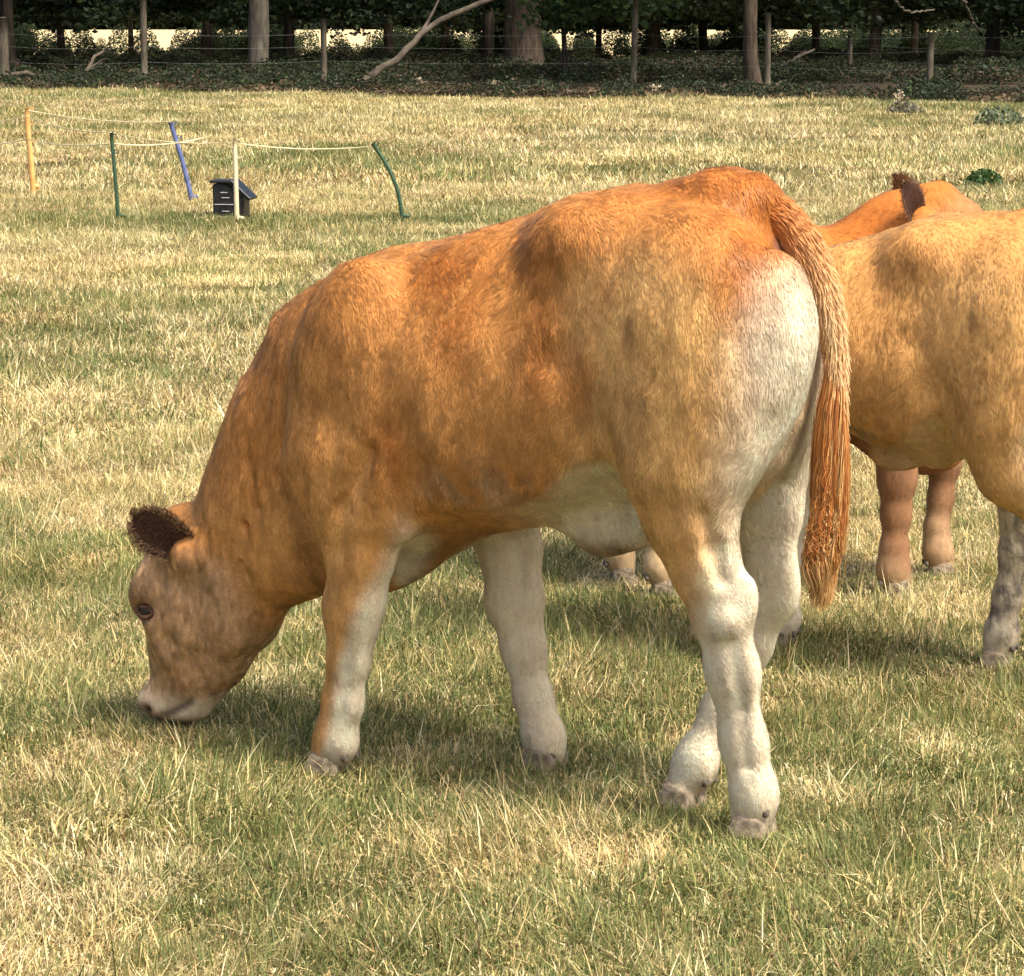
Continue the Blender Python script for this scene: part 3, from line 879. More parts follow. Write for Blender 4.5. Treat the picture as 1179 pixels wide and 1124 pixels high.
def head_field(h):
    """head in its grazing pose: face pointing down, poll up; nose at u 1.36"""
    f = Field((1.0, -0.19, -0.04), (1.50, 0.19, 0.52), h)
    f.ell((1.245, 0, 0.335), (0.100, 0.092, 0.115), 0.03)                       # cranium
    f.ell((1.275, 0, 0.41), (0.05, 0.06, 0.045), 0.04)                         # poll
    for s in (-1, 1):
        f.ell((1.318, s * 0.062, 0.285), (0.042, 0.034, 0.050), 0.035)           # brow
        f.ell((1.165, s * 0.046, 0.270), (0.080, 0.040, 0.095), 0.035, 20)        # cheek
        f.ell((1.255, s * 0.070, 0.215), (0.05, 0.022, 0.05), 0.04)             # cheekbone
        f.ell((1.252, s * 0.112, 0.318), (0.034, 0.026, 0.032), 0.03, sub=True)   # temple hollow
        f.ell((1.255, s * 0.086, 0.168), (0.030, 0.026, 0.050), 0.03, 10, sub=True)   # hollow before the cheek
        f.ell((1.205, s * 0.085, 0.375), (0.035, 0.030, 0.035), 0.03)            # ear root
        f.tube([(1.290, s * 0.066, 0.225, 0.014), (1.262, s * 0.060, 0.165, 0.012), (1.235, s * 0.054, 0.120, 0.008)], 0.03)   # facial crest
    f.tube([(1.278, 0, 0.30, 0.082, 0.076), (1.280, 0, 0.19, 0.066, 0.058), (1.300, 0, 0.095, 0.054, 0.048)], 0.04)
    f.tube([(1.140, 0, 0.275, 0.078, 0.060), (1.200, 0, 0.168, 0.058, 0.046), (1.262, 0, 0.080, 0.038, 0.036)], 0.035)
    f.tube([(1.22, 0, 0.27, 0.090, 0.070), (1.262, 0, 0.12, 0.06, 0.048)], 0.04)
    f.ell((1.316, 0, 0.064), (0.050, 0.054, 0.040), 0.025)                       # muzzle pad
    f.ell((1.268, 0, 0.056), (0.036, 0.038, 0.026), 0.02)                        # lower lip
    for s in (-1, 1):
        f.ell((1.346, s * 0.038, 0.068), (0.020, 0.020, 0.022), 0.02)            # nostril wing
        f.ell((1.338, s * 0.056, 0.052), (0.013, 0.018, 0.011), 0.006, 30, sub=True)  # nostril
        f.ell((1.313, s * 0.095, 0.258), (0.026, 0.020, 0.020), 0.016, sub=True)  # eye socket
        f.tube([(1.328, s * 0.056, 0.034, 0.008), (1.278, s * 0.050, 0.054, 0.008), (1.230, s * 0.046, 0.082, 0.007)], 0.008, sub=True)  # mouth line
    return f

def sample_tri(F, lo, h, P):
    Q = (P - lo) / h
    n = np.array(F.shape)
    out = np.full(P.shape[0], 0.6, np.float32)
    ok = ((Q >= 0) & (Q < n - 1.001)).all(1)
    q = Q[ok]; i = q.astype(int); f = q - i
    r = 0
    for a in (0, 1):
        for b in (0, 1):
            for c in (0, 1):
                r = r + (f[:, 0] if a else 1 - f[:, 0]) * (f[:, 1] if b else 1 - f[:, 1]) * (f[:, 2] if c else 1 - f[:, 2]) * F[i[:, 0] + a, i[:, 1] + b, i[:, 2] + c]
    out[ok] = r
    return out

def calf_surface(sp, h):
    f = Field(sp['lo'], sp['hi'], h)
    # --- trunk: lofted cross-sections
    T = np.array(sp['torso'])
    def cr(x, col):      # smooth interpolation
        xs, ys = T[:, 0], T[:, col]
        fine = np.linspace(xs[0], xs[-1], 240)
        y = np.interp(fine, xs, ys)
        for _ in range(10):
            y[1:-1] = 0.25 * y[:-2] + 0.5 * y[1:-1] + 0.25 * y[2:]
        return np.interp(x, fine, y).astype(np.float32)
    def trunk(X, Y, Z):
        x = X[:, 0, 0]
        top, bot, hw = cr(x, 1), cr(x, 2), cr(x, 3)
        c = (top * 0.47 + bot * 0.53)[:, None, None]; h2 = ((top - bot) / 2)[:, None, None]; hw = hw[:, None, None]
        zc = (Z - c)
        hz = np.where(zc > 0, (top[:, None, None] - c), (c - bot[:, None, None]))
        q = zc / hz
        wide = hw * (1 - 0.10 * np.clip(q, 0, 1) ** 2 - 0.05 * np.clip(-q, 0, 1) ** 2)
        Eh = np.interp(x, EDGE[:, 0], EDGE[:, 1]).astype(np.float32)[:, None, None]
        bt = bot[:, None, None]
        tt = np.clip((Z - bt) / np.maximum(Eh - bt, 0.02), 0, 1)
        wide = wide * (0.26 + 0.74 * tt ** 0.9)
        e = 2.25
        rr = (np.abs(q) ** e + np.abs(Y / wide) ** e) ** (1 / e) + 1e-5
        d = (rr - 1) * np.minimum(hz, wide) 
        xe0, xe1 = T[0, 0], T[-1, 0]
        return np.maximum(d, np.maximum(xe0 - X, X - xe1))
    f.add(trunk, (T[0, 0], -0.3, T[:, 2].min()), (T[-1, 0], 0.3, T[:, 1].max()), 0.02)
    for c, r, k, tl in sp['lumps']:
        f.ell(c, r, k, tl)
    f.tube(sp['neck'], 0.07)
    for L in sp['legs']:
        f.tube(L['pts'], L.get('k', 0.035))
        for c, r in L.get('bumps', []):
            f.ell(c, r, 0.025)
    # --- head
    po, pn, M = sp['head']
    hf = sp['hf']
    cn = np.array([[x, y, z] for x in (1.0, 1.5) for y in (-0.19, 0.19) for z in (-0.04, 0.52)])
    wc = (cn - po) @ M.T + pn
    lo, hi = wc.min(0), wc.max(0)
    def headfn(X, Y, Z):
        sh = np.broadcast_shapes(X.shape, Y.shape, Z.shape)
        P = np.stack([np.broadcast_to(X, sh), np.broadcast_to(Y, sh), np.broadcast_to(Z, sh)], -1).reshape(-1, 3)
        q = (P - pn) @ M + po
        return sample_tri(hf.F, hf.lo, hf.h, q).reshape(sh)
    f.add(headfn, lo, hi, 0.045)
    for pts, k in sp['grooves']:
        f.tube(pts, k, sub=True)
    # soft irregular muscle relief
    sl, X, Y, Z = f.box(sp['lo'], sp['hi'])
    g = 5
    sub = f.F[::1]
    near = np.argwhere(np.abs(sub) < 0.03)
    P = f.lo + near * h
    nz = (fbm(P, 9.0, 2, 61) - 0.5) * 0.010 + (fbm(P * np.array([1.6, 1, 0.6]), 22.0, 2, 67) - 0.5) * 0.004
    legs = sstep(0.5, 0.62, P[:, 2]) * (P[:, 0] < 1.1)
    f.F[near[:, 0], near[:, 1], near[:, 2]] += (nz * (0.25 + 0.75 * legs)).astype(np.float32)
    V, Q = surface_nets(f.F, f.lo, h)
    V = relax(V, Q, 2)
    return V, Q

def fur_object(name, parent, roots, dirs, rootn, cols, length, rad, seed, wave=0.25, npt=4, lift=0.35, mat=None, droop=None, shade_n=None):
    r = np.random.default_rng(seed)
    n = len(roots)
    t = np.linspace(0, 1, npt)
    ax = rootn
    side = np.cross(ax, dirs); side /= np.linalg.norm(side, axis=1)[:, None] + 1e-9
    j = r.normal(0, wave, n)[:, None]
    P = np.zeros((n, npt, 3))
    for k in range(npt):
        tk = t[k]
        P[:, k] = roots + (dirs + side * j * (0.4 + 0.6 * tk)) * (length[:, None] * tk) + ax * (length[:, None] * lift * (tk - 0.35 * tk * tk)) - ax * 0.0004
        if droop is not None: P[:, k, 2] -= droop * length * tk * tk
    cu = bpy.data.hair_curves.new(name)
    cu.add_curves([npt] * n)
    cu.attributes['position'].data.foreach_set('vector', P.astype(np.float32).ravel())
    ra = cu.attributes.get('radius') or cu.attributes.new('radius', 'FLOAT', 'POINT')
    rv = rad[:, None] * np.array([1.0, 0.95, 0.7, 0.25][:npt] if npt == 4 else np.interp(t, [0, .5, .85, 1], [1, 1, .7, .2]))[None]
    ra.data.foreach_set('value', rv.astype(np.float32).ravel())
    a = cu.attributes.new('fur', 'FLOAT_COLOR', 'CURVE')
    a.data.foreach_set('color', np.hstack([cols, np.ones((n, 1))]).astype(np.float32).ravel())
    a = cu.attributes.new('rootn', 'FLOAT_VECTOR', 'CURVE')
    a.data.foreach_set('vector', (rootn if shade_n is None else shade_n).astype(np.float32).ravel())
    cu.materials.append(mat or M_FUR)
    o = bpy.data.objects.new(name, cu)
    COL.objects.link(o)
    o.parent = parent
    return o

def sample_surface(V, Q, N, n, w, seed):
    r = np.random.default_rng(seed)
    a = 0.5 * np.linalg.norm(np.cross(V[Q[:, 2]] - V[Q[:, 0]], V[Q[:, 3]] - V[Q[:, 1]]), axis=1) * w
    i = np.searchsorted(np.cumsum(a) / a.sum(), r.random(n)); i = np.clip(i, 0, len(Q) - 1)
    s, t = r.random(n)[:, None], r.random(n)[:, None]
    def mixq(A):
        q = Q[i]
        return (1 - s) * ((1 - t) * A[q[:, 0]] + t * A[q[:, 3]]) + s * ((1 - t) * A[q[:, 1]] + t * A[q[:, 2]])
    return mixq

# --- small parts
def claw_mesh():
    bm = bmesh.new()
    for s in (-1, 1):
        prof = [(-0.034, 0.0), (0.050, 0.0), (0.036, 0.026), (0.016, 0.056), (-0.026, 0.050), (-0.036, 0.02)]
        rows = []
        for k, (y, sc_) in enumerate(((0.004, 0.92), (0.015, 1.0), (0.030, 0.97), (0.040, 0.80))):
            rows.append([bm.verts.new((x * sc_, s * y, max(z * (1.0 - 0.1 * (k == 3)), 0))) for x, z in prof])
        for a, b in zip(rows[:-1], rows[1:]):
            for j in range(6):
                bm.faces.new((a[j], a[(j + 1) % 6], b[(j + 1) % 6], b[j]))
        bm.faces.new(rows[0]); bm.faces.new(rows[-1][::-1])
    bmesh.ops.recalc_face_normals(bm, faces=bm.faces)
    bmesh.ops.bevel(bm, geom=[e for e in bm.edges], offset=0.004, segments=2, affect='EDGES')
    me = bpy.data.meshes.new('hoof')
    bm.to_mesh(me); bm.free()
    for p in me.polygons: p.use_smooth = True
    me.materials.append(M_HOOF)
    return me

def knob_mesh(name, r, mat, stretch=(1, 1, 1), seg=12):
    bm = bmesh.new()
    bmesh.ops.create_uvsphere(bm, u_segments=seg, v_segments=max(6, seg // 2 + 2), radius=r)
    for v in bm.verts: v.co = Vector((v.co.x * stretch[0], v.co.y * stretch[1], v.co.z * stretch[2]))
    me = bpy.data.meshes.new(name)
    bm.to_mesh(me); bm.free()
    for p in me.polygons: p.use_smooth = True
    me.materials.append(mat)
    return me

ME_HOOF = claw_mesh()
ME_DEW = knob_mesh('dewclaw', 0.0085, M_DEW, (0.8, 1.0, 1.1))
ME_EYE = knob_mesh('eye', 0.0165, M_EYE, (1.0, 0.75, 0.9), 20)

def ear_parts(length, width, cup, mat):
    ns, nt_ = 15, 13
    V, C = [], []
    for layer in (0, 1):
        for i in range(ns):
            s = i / (ns - 1)
            w = width * 0.5 * (0.42 + 0.58 * math.sin(math.pi * min(1, s * 0.62 + 0.12) ) ) * (1 - max(0, s - 0.55) ** 2 / 0.2025) ** 0.5 if s < 1 else 0.001
            for j in range(nt_):
                t = -1 + 2 * j / (nt_ - 1)
                ang = t * (1.25 - 0.55 * s)
                x = w * math.sin(ang) / math.sin(1.25 - 0.55 * s)
                z = -cup * (math.cos(ang) - 0.2) * (1 - 0.45 * s) + 0.012 * math.sin(3.0 * s)
                th = (0.0045 if layer else 0) * (1 - 0.6 * abs(t))
                V.append((s * length, x, z - th))
                if layer:
                    C.append(np.array([0.36, 0.15, 0.055]) * (1.0 - 0.55 * s) * (1 - 0.4 * abs(t)))
                else:
                    C.append(np.array([0.06, 0.03, 0.02]) * (1 + 1.5 * max(0, -t) ** 2))
    F = []
    m = ns * nt_
    for L in (0, 1):
        for i in range(ns - 1):
            for j in range(nt_ - 1):
                a = L * m + i * nt_ + j
                q = (a, a + 1, a + nt_ + 1, a + nt_)
                F.append(q if L == 0 else q[::-1])
    for i in range(ns - 1):
        for j, fl in ((0, 0), (nt_ - 1, 1)):
            a = i * nt_ + j
            q = (a, a + nt_, m + a + nt_, m + a)
            F.append(q if fl == 0 else q[::-1])
    return np.array(V), np.array(F), np.array(C)

C_OR = np.array([0.62, 0.275, 0.075]); C_TAN = np.array([0.79, 0.455, 0.165]); C_DK = np.array([0.46, 0.155, 0.030])
C_CR = np.array([0.88, 0.76, 0.54]); C_FACE = np.array([0.52, 0.31, 0.15]); C_DARKB = np.array([0.16, 0.06, 0.02])

def lerp(a, b, t):
    return a + (b - a) * t[:, None]

def smooth_gauss(x, c, s):
    return np.exp(-((x - c) / s) ** 2)

def coat_colours(P, N, sp):
    """coat pattern of the animal: orange back, tan flanks, cream legs, belly, muzzle and buttocks"""
    po, pn, M = sp['head']
    q = (P - pn) @ M + po
    u, v, w = P[:, 0], P[:, 1], P[:, 2]
    n1, n2, n3 = fbm(P, 6, 3, 5), fbm(P * np.array([1.5, 1, 0.5]), 16, 3, 8), fbm(P, 2.6, 2, 12)
    C = np.repeat(C_OR[None], len(P), 0)
    topw = np.interp(u, [t[0] for t in sp['torso']], [t[1] for t in sp['torso']])
    below = topw - w
    C = lerp(C, C_OR * 0.55 + C_TAN * 0.45, sstep(0.05, 0.45, below + 0.25 * (n3 - 0.5)) * 0.75)
    # hindquarters: tan, lighter to the rear
    th = sstep(0.40, 0.22, u + 0.10 * (n1 - 0.5)) * sstep(0.06, 0.16, below + 0.08 * (n1 - 0.5))
    C = lerp(C, C_TAN, th)
    # rough darker coat patches on loin, flank fold and behind the shoulder
    for (cu, cw, su, sw, amt) in sp.get('patches', []):
        g = np.exp(-((u - cu) / su) ** 2 - ((w - cw) / sw) ** 2) * sstep(0.38, 0.6, n2 + 0.15)
        C = lerp(C, C_DK, np.clip(g * amt, 0, 1))
    C = lerp(C, C_DK, sstep(0.09, 0.0, below) * sstep(0.5, 0.05, u) * 0.8)
    C = lerp(C, C_TAN * np.array([1.0, 0.97, 0.93]), sp.get('pale', 0.0) * np.ones(len(P)))
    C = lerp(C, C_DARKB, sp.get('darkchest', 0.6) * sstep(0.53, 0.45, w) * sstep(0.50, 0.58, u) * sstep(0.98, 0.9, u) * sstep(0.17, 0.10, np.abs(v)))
    roan = np.exp(-((u - 0.50) / 0.10) ** 2 - ((w - 0.585) / 0.045) ** 2) * sstep(0.40, 0.58, fbm(P, 42, 2, 71))
    C = lerp(C, np.array([0.56, 0.36, 0.21]), roan * 0.9)
    C = lerp(C, C * 0.5, roan * 0.8 * sstep(0.5, 0.62, fbm(P, 55, 2, 73)))
    # cream: buttocks
    cr = sstep(0.055, -0.085, u + 0.05 * (n1 - 0.5) - 0.06 * sstep(0.78, 0.55, w) + 0.05 * sstep(0.85, 1.0, w)) * sstep(1.05, 0.97, w)
    # belly and flank fold
    ed = np.interp(u, EDGE[:, 0], EDGE[:, 1])
    cr = np.maximum(cr, sp.get('creambelly', 0.85) * sstep(0.015, -0.02, w - ed + 0.03 * (n1 - 0.5)) * sstep(0.10, 0.16, u) * sstep(0.56, 0.40, u) * np.maximum(sstep(0.27, 0.31, u), sstep(0.19, 0.15, np.abs(v))))
    C = lerp(C, C_CR, cr)
    C = lerp(C, np.array([0.22, 0.10, 0.075]), 0.9 * sstep(0.050, 0.030, np.abs(v + 0.012)) * sstep(0.88, 0.93, w) * sstep(1.05, 1.02, w) * sstep(0.07, 0.03, u))
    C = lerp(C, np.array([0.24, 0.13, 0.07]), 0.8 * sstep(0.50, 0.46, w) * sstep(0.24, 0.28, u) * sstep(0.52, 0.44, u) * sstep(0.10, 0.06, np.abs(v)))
    # lower legs
    for L in sp['legs']:
        pts = np.array([p[:3] for p in L['pts']])
        ws = pts[::-1, 2]; us = np.interp(w, ws, pts[::-1, 0]); vs = np.interp(w, ws, pts[::-1, 1])
        near = sstep(0.16, 0.10, np.hypot(u - us, v - vs)) * (w < max(L['top'], 0.46) + 0.2)
        back = us - u                         # > 0 at the rear face of the leg
        inner = (vs - v) * np.sign(vs.mean())  # > 0 on the inner face
        k = sstep(L['top'] + 0.05, L['top'] - 0.10, w + 0.08 * (n1 - 0.5) - L.get('rear', 1.2) * back - L.get('inn', 0.8) * inner)
        if 'split' in L:                      # brown front, cream back of the leg
            k = k * sstep(-0.016, 0.016, back + L['split'] + 0.02 * (n1 - 0.5) - 0.012 * sstep(0.22, 0.30, w))
        col = lerp(np.repeat((L.get('tone', C_TAN))[None], len(P), 0), C_CR, k * L.get('cream', 0.95))
        if L.get('mud'):
            col = lerp(col, np.array([0.15, 0.13, 0.11]), L['mud'] * (0.25 + 0.65 * sstep(0.38, 0.66, fbm(P * np.array([1, 1, 0.7]), 48, 3, 91))) * sstep(0.02, 0.14, w))
        C = lerp(C, col, near * sstep(max(L['top'], 0.46) + 0.20, max(L['top'], 0.46) - 0.06, w))
        ft = pts[-1]
        dirt = sstep(0.10, 0.03, w) * near * 0.45 * sstep(0.35, 0.6, n2)
        C = lerp(C, np.array([0.25, 0.20, 0.14]), dirt)
    # head
    hm = sstep(1.07, 1.15, q[:, 0] + 0.25 * (0.40 - q[:, 2])) * sstep(0.47, 0.40, q[:, 2]) * (np.abs(q[:, 1]) < 0.16)
    hc = np.repeat(C_FACE[None], len(P), 0)
    hc = lerp(hc, C_OR, sstep(0.34, 0.42, q[:, 2]))
    hc = lerp(hc, C_FACE * 0.72, sstep(1.30, 1.36, q[:, 0]) * sstep(0.09, 0.13, q[:, 2]) * 0.8)
    hc = lerp(hc, C_CR * np.array([0.86, 0.80, 0.76]), sstep(0.105, 0.065, q[:, 2] + 0.03 * (n2 - 0.5)))
    hc = lerp(hc, np.array([0.22, 0.12, 0.10]), smooth_gauss(q[:, 0], 1.372, 0.022) * sstep(0.075, 0.04, q[:, 2]) * 0.8)
    eye = np.exp(-(((q[:, 0] - 1.313) / 0.034) ** 2 + ((q[:, 2] - 0.258) / 0.026) ** 2)) * (np.abs(q[:, 1]) > 0.04)
    hc = lerp(hc, np.array([0.13, 0.06, 0.045]), eye * 0.75)
    nos = np.exp(-(((q[:, 0] - 1.338) / 0.014) ** 2 + ((q[:, 2] - 0.052) / 0.012) ** 2)) * (np.abs(q[:, 1]) > 0.03)
    mou = sstep(0.012, 0.004, np.abs(q[:, 2] - np.interp(q[:, 0], [1.23, 1.278, 1.328], [0.082, 0.054, 0.034]))) * sstep(1.225, 1.24, q[:, 0])
    hc = lerp(hc, np.array([0.07, 0.035, 0.03]), np.clip(1.2 * nos + 0.75 * mou + 0.35 * sstep(0.045, 0.03, q[:, 2]), 0, 1))
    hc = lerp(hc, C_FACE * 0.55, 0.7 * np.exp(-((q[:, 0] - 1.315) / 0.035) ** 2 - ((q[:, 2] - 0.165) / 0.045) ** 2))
    hc = lerp(hc, np.array([0.62, 0.42, 0.33]), 0.5 * sstep(0.085, 0.06, q[:, 2]) * sstep(1.29, 1.33, q[:, 0]) * (1 - nos))
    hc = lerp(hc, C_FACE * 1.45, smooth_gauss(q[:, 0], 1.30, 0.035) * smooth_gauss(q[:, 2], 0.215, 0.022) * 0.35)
    hs = fbm(q * np.array([2.2, 1.5, 0.6]), 34, 3, 301); hb = fbm(q, 11, 2, 307)
    hc = hc * (0.74 + 0.52 * hs)[:, None] * (0.80 + 0.40 * hb)[:, None]
    C = lerp(C, hc, hm)
    lum = sstep(0.35, 0.75, C[:, 1])          # pale hair shows less mottling
    C = C * (1 + (0.28 - 0.20 * lum) * (n1 - 0.5))[:, None] * (1 + (0.2 - 0.12 * lum) * (n2 - 0.5))[:, None]
    vs_ = fbm(P * np.array([3.0, 1.0, 0.45]), 13, 3, 401)
    C = C * (1 + (0.42 - 0.30 * lum) * (vs_ - 0.5) * (1 - hm))[:, None]
    if 'tint' in sp: C = C * sp['tint']
    return np.clip(C, 0.005, 0.9), hm

def make_calf(name, label, loc, rz, sp, h, nfur, seed, scale=1.0, tail=None):
    root = empty(name, loc, rz, scale)
    tag(root, label, 'calf', 'calves grazing in the pasture')
    V, Q = calf_surface(sp, h)
    me = new_mesh('body', V, Q, M_COAT)
    N = np.zeros(len(V) * 3, np.float32); me.vertex_normals.foreach_get('vector', N); N = N.reshape(-1, 3)
    C, hm = coat_colours(V, N, sp)
    set_col(me, 'coat', C * 0.88)
    body = link('body', me, root)
    # fur
    w = np.ones(len(Q))
    cen = V[Q].mean(1)
    w *= np.where(cen[:, 1] < -0.02, 0.6, 1.0)
    w *= np.where(cen[:, 2] < 0.5, 2.2, 1.0)
    w *= np.where((hm[Q].mean(1) > 0.5) & (cen[:, 1] > -0.02), 1.8, 1.0)
    mq = sample_surface(V, Q, N, nfur, w, seed)
    P, Nn, Cc = mq(V), mq(N.astype(float)), mq(C)
    Nn /= np.linalg.norm(Nn, axis=1)[:, None]
    hmx = mq(hm[:, None])[:, 0]
    po, pn, M = sp['head']
    q = (P - pn) @ M + po
    flow = np.stack([-0.42 - 0.25 * np.sin(P[:, 2] * 6), 0 * P[:, 0], -0.9 + 0 * P[:, 0]], -1)
    nk = sstep(0.9, 1.02, P[:, 0])[:, None] * (1 - hmx)[:, None]
    flow = flow * (1 - nk) + np.array([-0.25, 0, -0.95]) * nk
    sw = np.stack([fbm(P, 5, 2, 201) - 0.5, fbm(P, 5, 2, 202) - 0.5, fbm(P, 5, 2, 203) - 0.5], -1)
    sw2 = np.stack([fbm(P, 38, 2, 211) - 0.5, fbm(P, 38, 2, 212) - 0.5, fbm(P, 38, 2, 213) - 0.5], -1)
    flow = flow + 1.3 * sw + (0.5 + 1.0 * sstep(0.45, 0.65, P[:, 2]))[:, None] * sw2
    hd = np.array([-0.15, 0, 0.95]) @ M.T
    flow = flow * (1 - hmx[:, None]) + (hd + 1.0 * sw + 1.1 * sw2) * hmx[:, None]
    flow -= Nn * (flow * Nn).sum(1)[:, None]
    flow /= np.linalg.norm(flow, axis=1)[:, None] + 1e-6
    r = np.random.default_rng(seed + 1)
    ln = 0.0135 * r.uniform(0.55, 1.25, nfur)
    ln *= (0.55 + 0.45 * sstep(0.42, 0.62, P[:, 2])) * (1 - 0.2 * hmx) * (0.75 + 0.6 * fbm(P, 7, 2, 222))
    muz = sstep(0.10, 0.06, q[:, 2]) * hmx
    ln *= 1 - 0.6 * muz
    streak = fbm(P * np.array([1, 1, 0.35]), 55, 2, 231)
    Cc = Cc * (0.66 + 0.68 * streak)[:, None] * r.uniform(0.82, 1.2, nfur)[:, None]
    clump = fbm(P * np.array([1.3, 1.3, 0.6]), 105, 2, 241)
    pl = sstep(0.35, 0.7, Cc[:, 1])
    Cc = Cc * (1 + (0.30 + 0.55 * hmx) * (1 - 0.5 * pl) * (clump - 0.5))[:, None]
    sw3 = np.stack([fbm(P * np.array([1.2, 1.2, 0.6]), 85, 2, 251 + k) - 0.5 for k in range(3)], -1)
    Nn2 = Nn + ((0.50 + 0.6 * hmx) * (1 - 0.45 * pl))[:, None] * sw3
    Nn2 /= np.linalg.norm(Nn2, axis=1)[:, None]
    rad = r.uniform(0.0005, 0.0008, nfur)
    fur_object('coat_hair', root, P, flow, Nn, np.clip(Cc, 0.004, 0.92), ln, rad, seed + 2, lift=0.26, shade_n=Nn2)
    # eyes, lids, ears
    def hp(p): return (np.array(p) - po) @ M.T + pn
    MH = Matrix(M.tolist()).to_4x4()
    for s in (1, -1):
        e = link('eye', ME_EYE, root)
        e.matrix_local = Matrix.Translation(Vector(hp((1.311, s * 0.0790, 0.258)))) @ MH
        Vr, Fr = [], []
        ring = [(0.0185 * math.cos(t), 0.0, 0.0098 * math.sin(t)) for t in np.linspace(0, 2 * math.pi, 25)]
        Vt, Ft = tube_mesh(ring, [0.0046] * 25, 8, cap=False)
        Vt[:, 1] += -s * 0.004 * (Vt[:, 0] / 0.02) ** 2
        ml = new_mesh('eyelid', Vt, Ft, M_LID)
        el = link('eyelid', ml, root)
        el.matrix_local = Matrix.Translation(Vector(hp((1.311, s * 0.0880, 0.258)))) @ MH
        Ve, Fe, Ce = ear_parts(sp['ear_len'], 0.090, 0.032, None)
        em = new_mesh('ear', Ve, Fe, M_COAT); set_col(em, 'coat', Ce)
        eo = link('ear', em, root)
        d, nrm = sp['ear_dir'], sp['ear_face']
        X = Vector((d[0], d[1] * s, d[2])).normalized()
        Z = Vector((nrm[0], nrm[1] * s, nrm[2])); Z = (Z - X * Z.dot(X)).normalized()
        Yv = Z.cross(X)
        m3 = Matrix((X, Yv, Z)).transposed()
        m3 = Matrix(M.tolist()) @ m3
        emx = Matrix.Translation(Vector(hp((1.205, s * 0.088, 0.385)))) @ m3.to_4x4()
        eo.matrix_local = emx
        # ear fringe hair
        k = 4200 if h < 0.009 else 1200
        ii = r.integers(0, len(Ve), k)
        Pe = np.array([tuple(emx @ Vector(Ve[i])) for i in ii])
        tt = (ii % 13) / 6.0 - 1
        Xn = np.array(m3.col[0]); Yn = np.array(m3.col[1]); Zn = np.array(m3.col[2])
        outer = ii >= 15 * 13
        nn = np.where(outer[:, None], -Zn, Zn) + 0 * Pe
        rimh = np.abs(tt) > 0.6
        dd = Xn * 0.6 + Yn * (tt[:, None]) * np.where(outer[:, None], 0.5, np.where(rimh[:, None], 0.7, -0.5)) + r.normal(0, 0.28, (k, 3))
        dd /= np.linalg.norm(dd, axis=1)[:, None]
        cc = np.where(outer[:, None], np.array([0.40, 0.19, 0.075]), np.array([0.13, 0.07, 0.045])) * r.uniform(0.6, 1.5, k)[:, None]
        pale = (~outer) & rimh & (r.random(k) < 0.75)
        cc = np.where(pale[:, None], np.array([0.46, 0.29, 0.16]) * r.uniform(0.5, 1.3, k)[:, None], cc)
        fur_object('ear_hair', root, Pe, dd, nn, cc, r.uniform(0.005, 0.014, k) * np.where(rimh & (~outer), 1.3, 1.0), r.uniform(0.0004, 0.0007, k), seed + 9 + s, lift=0.35)
    # hooves and dewclaws
    for L in sp['legs']:
        p = L['pts'][-1]
        a = R(L.get('turn', 0))
        o = link('hoof', ME_HOOF, root)
        o.scale = (1.10, 1.04, 1.32)
        o.location = (p[0] + 0.001, p[1], -0.014 + L.get('lift', 0))
        o.rotation_euler = (0, R(L.get('tip', 0)), a)
        for s in (-1, 1):
            o = link('dewclaw', ME_DEW, root)
            fp = L['pts'][-2]
            o.location = (fp[0] - fp[3] * 0.95, fp[1] + s * 0.018, fp[2] - 0.034)
    if tail:
        make_tail(root, tail, seed)
    return root

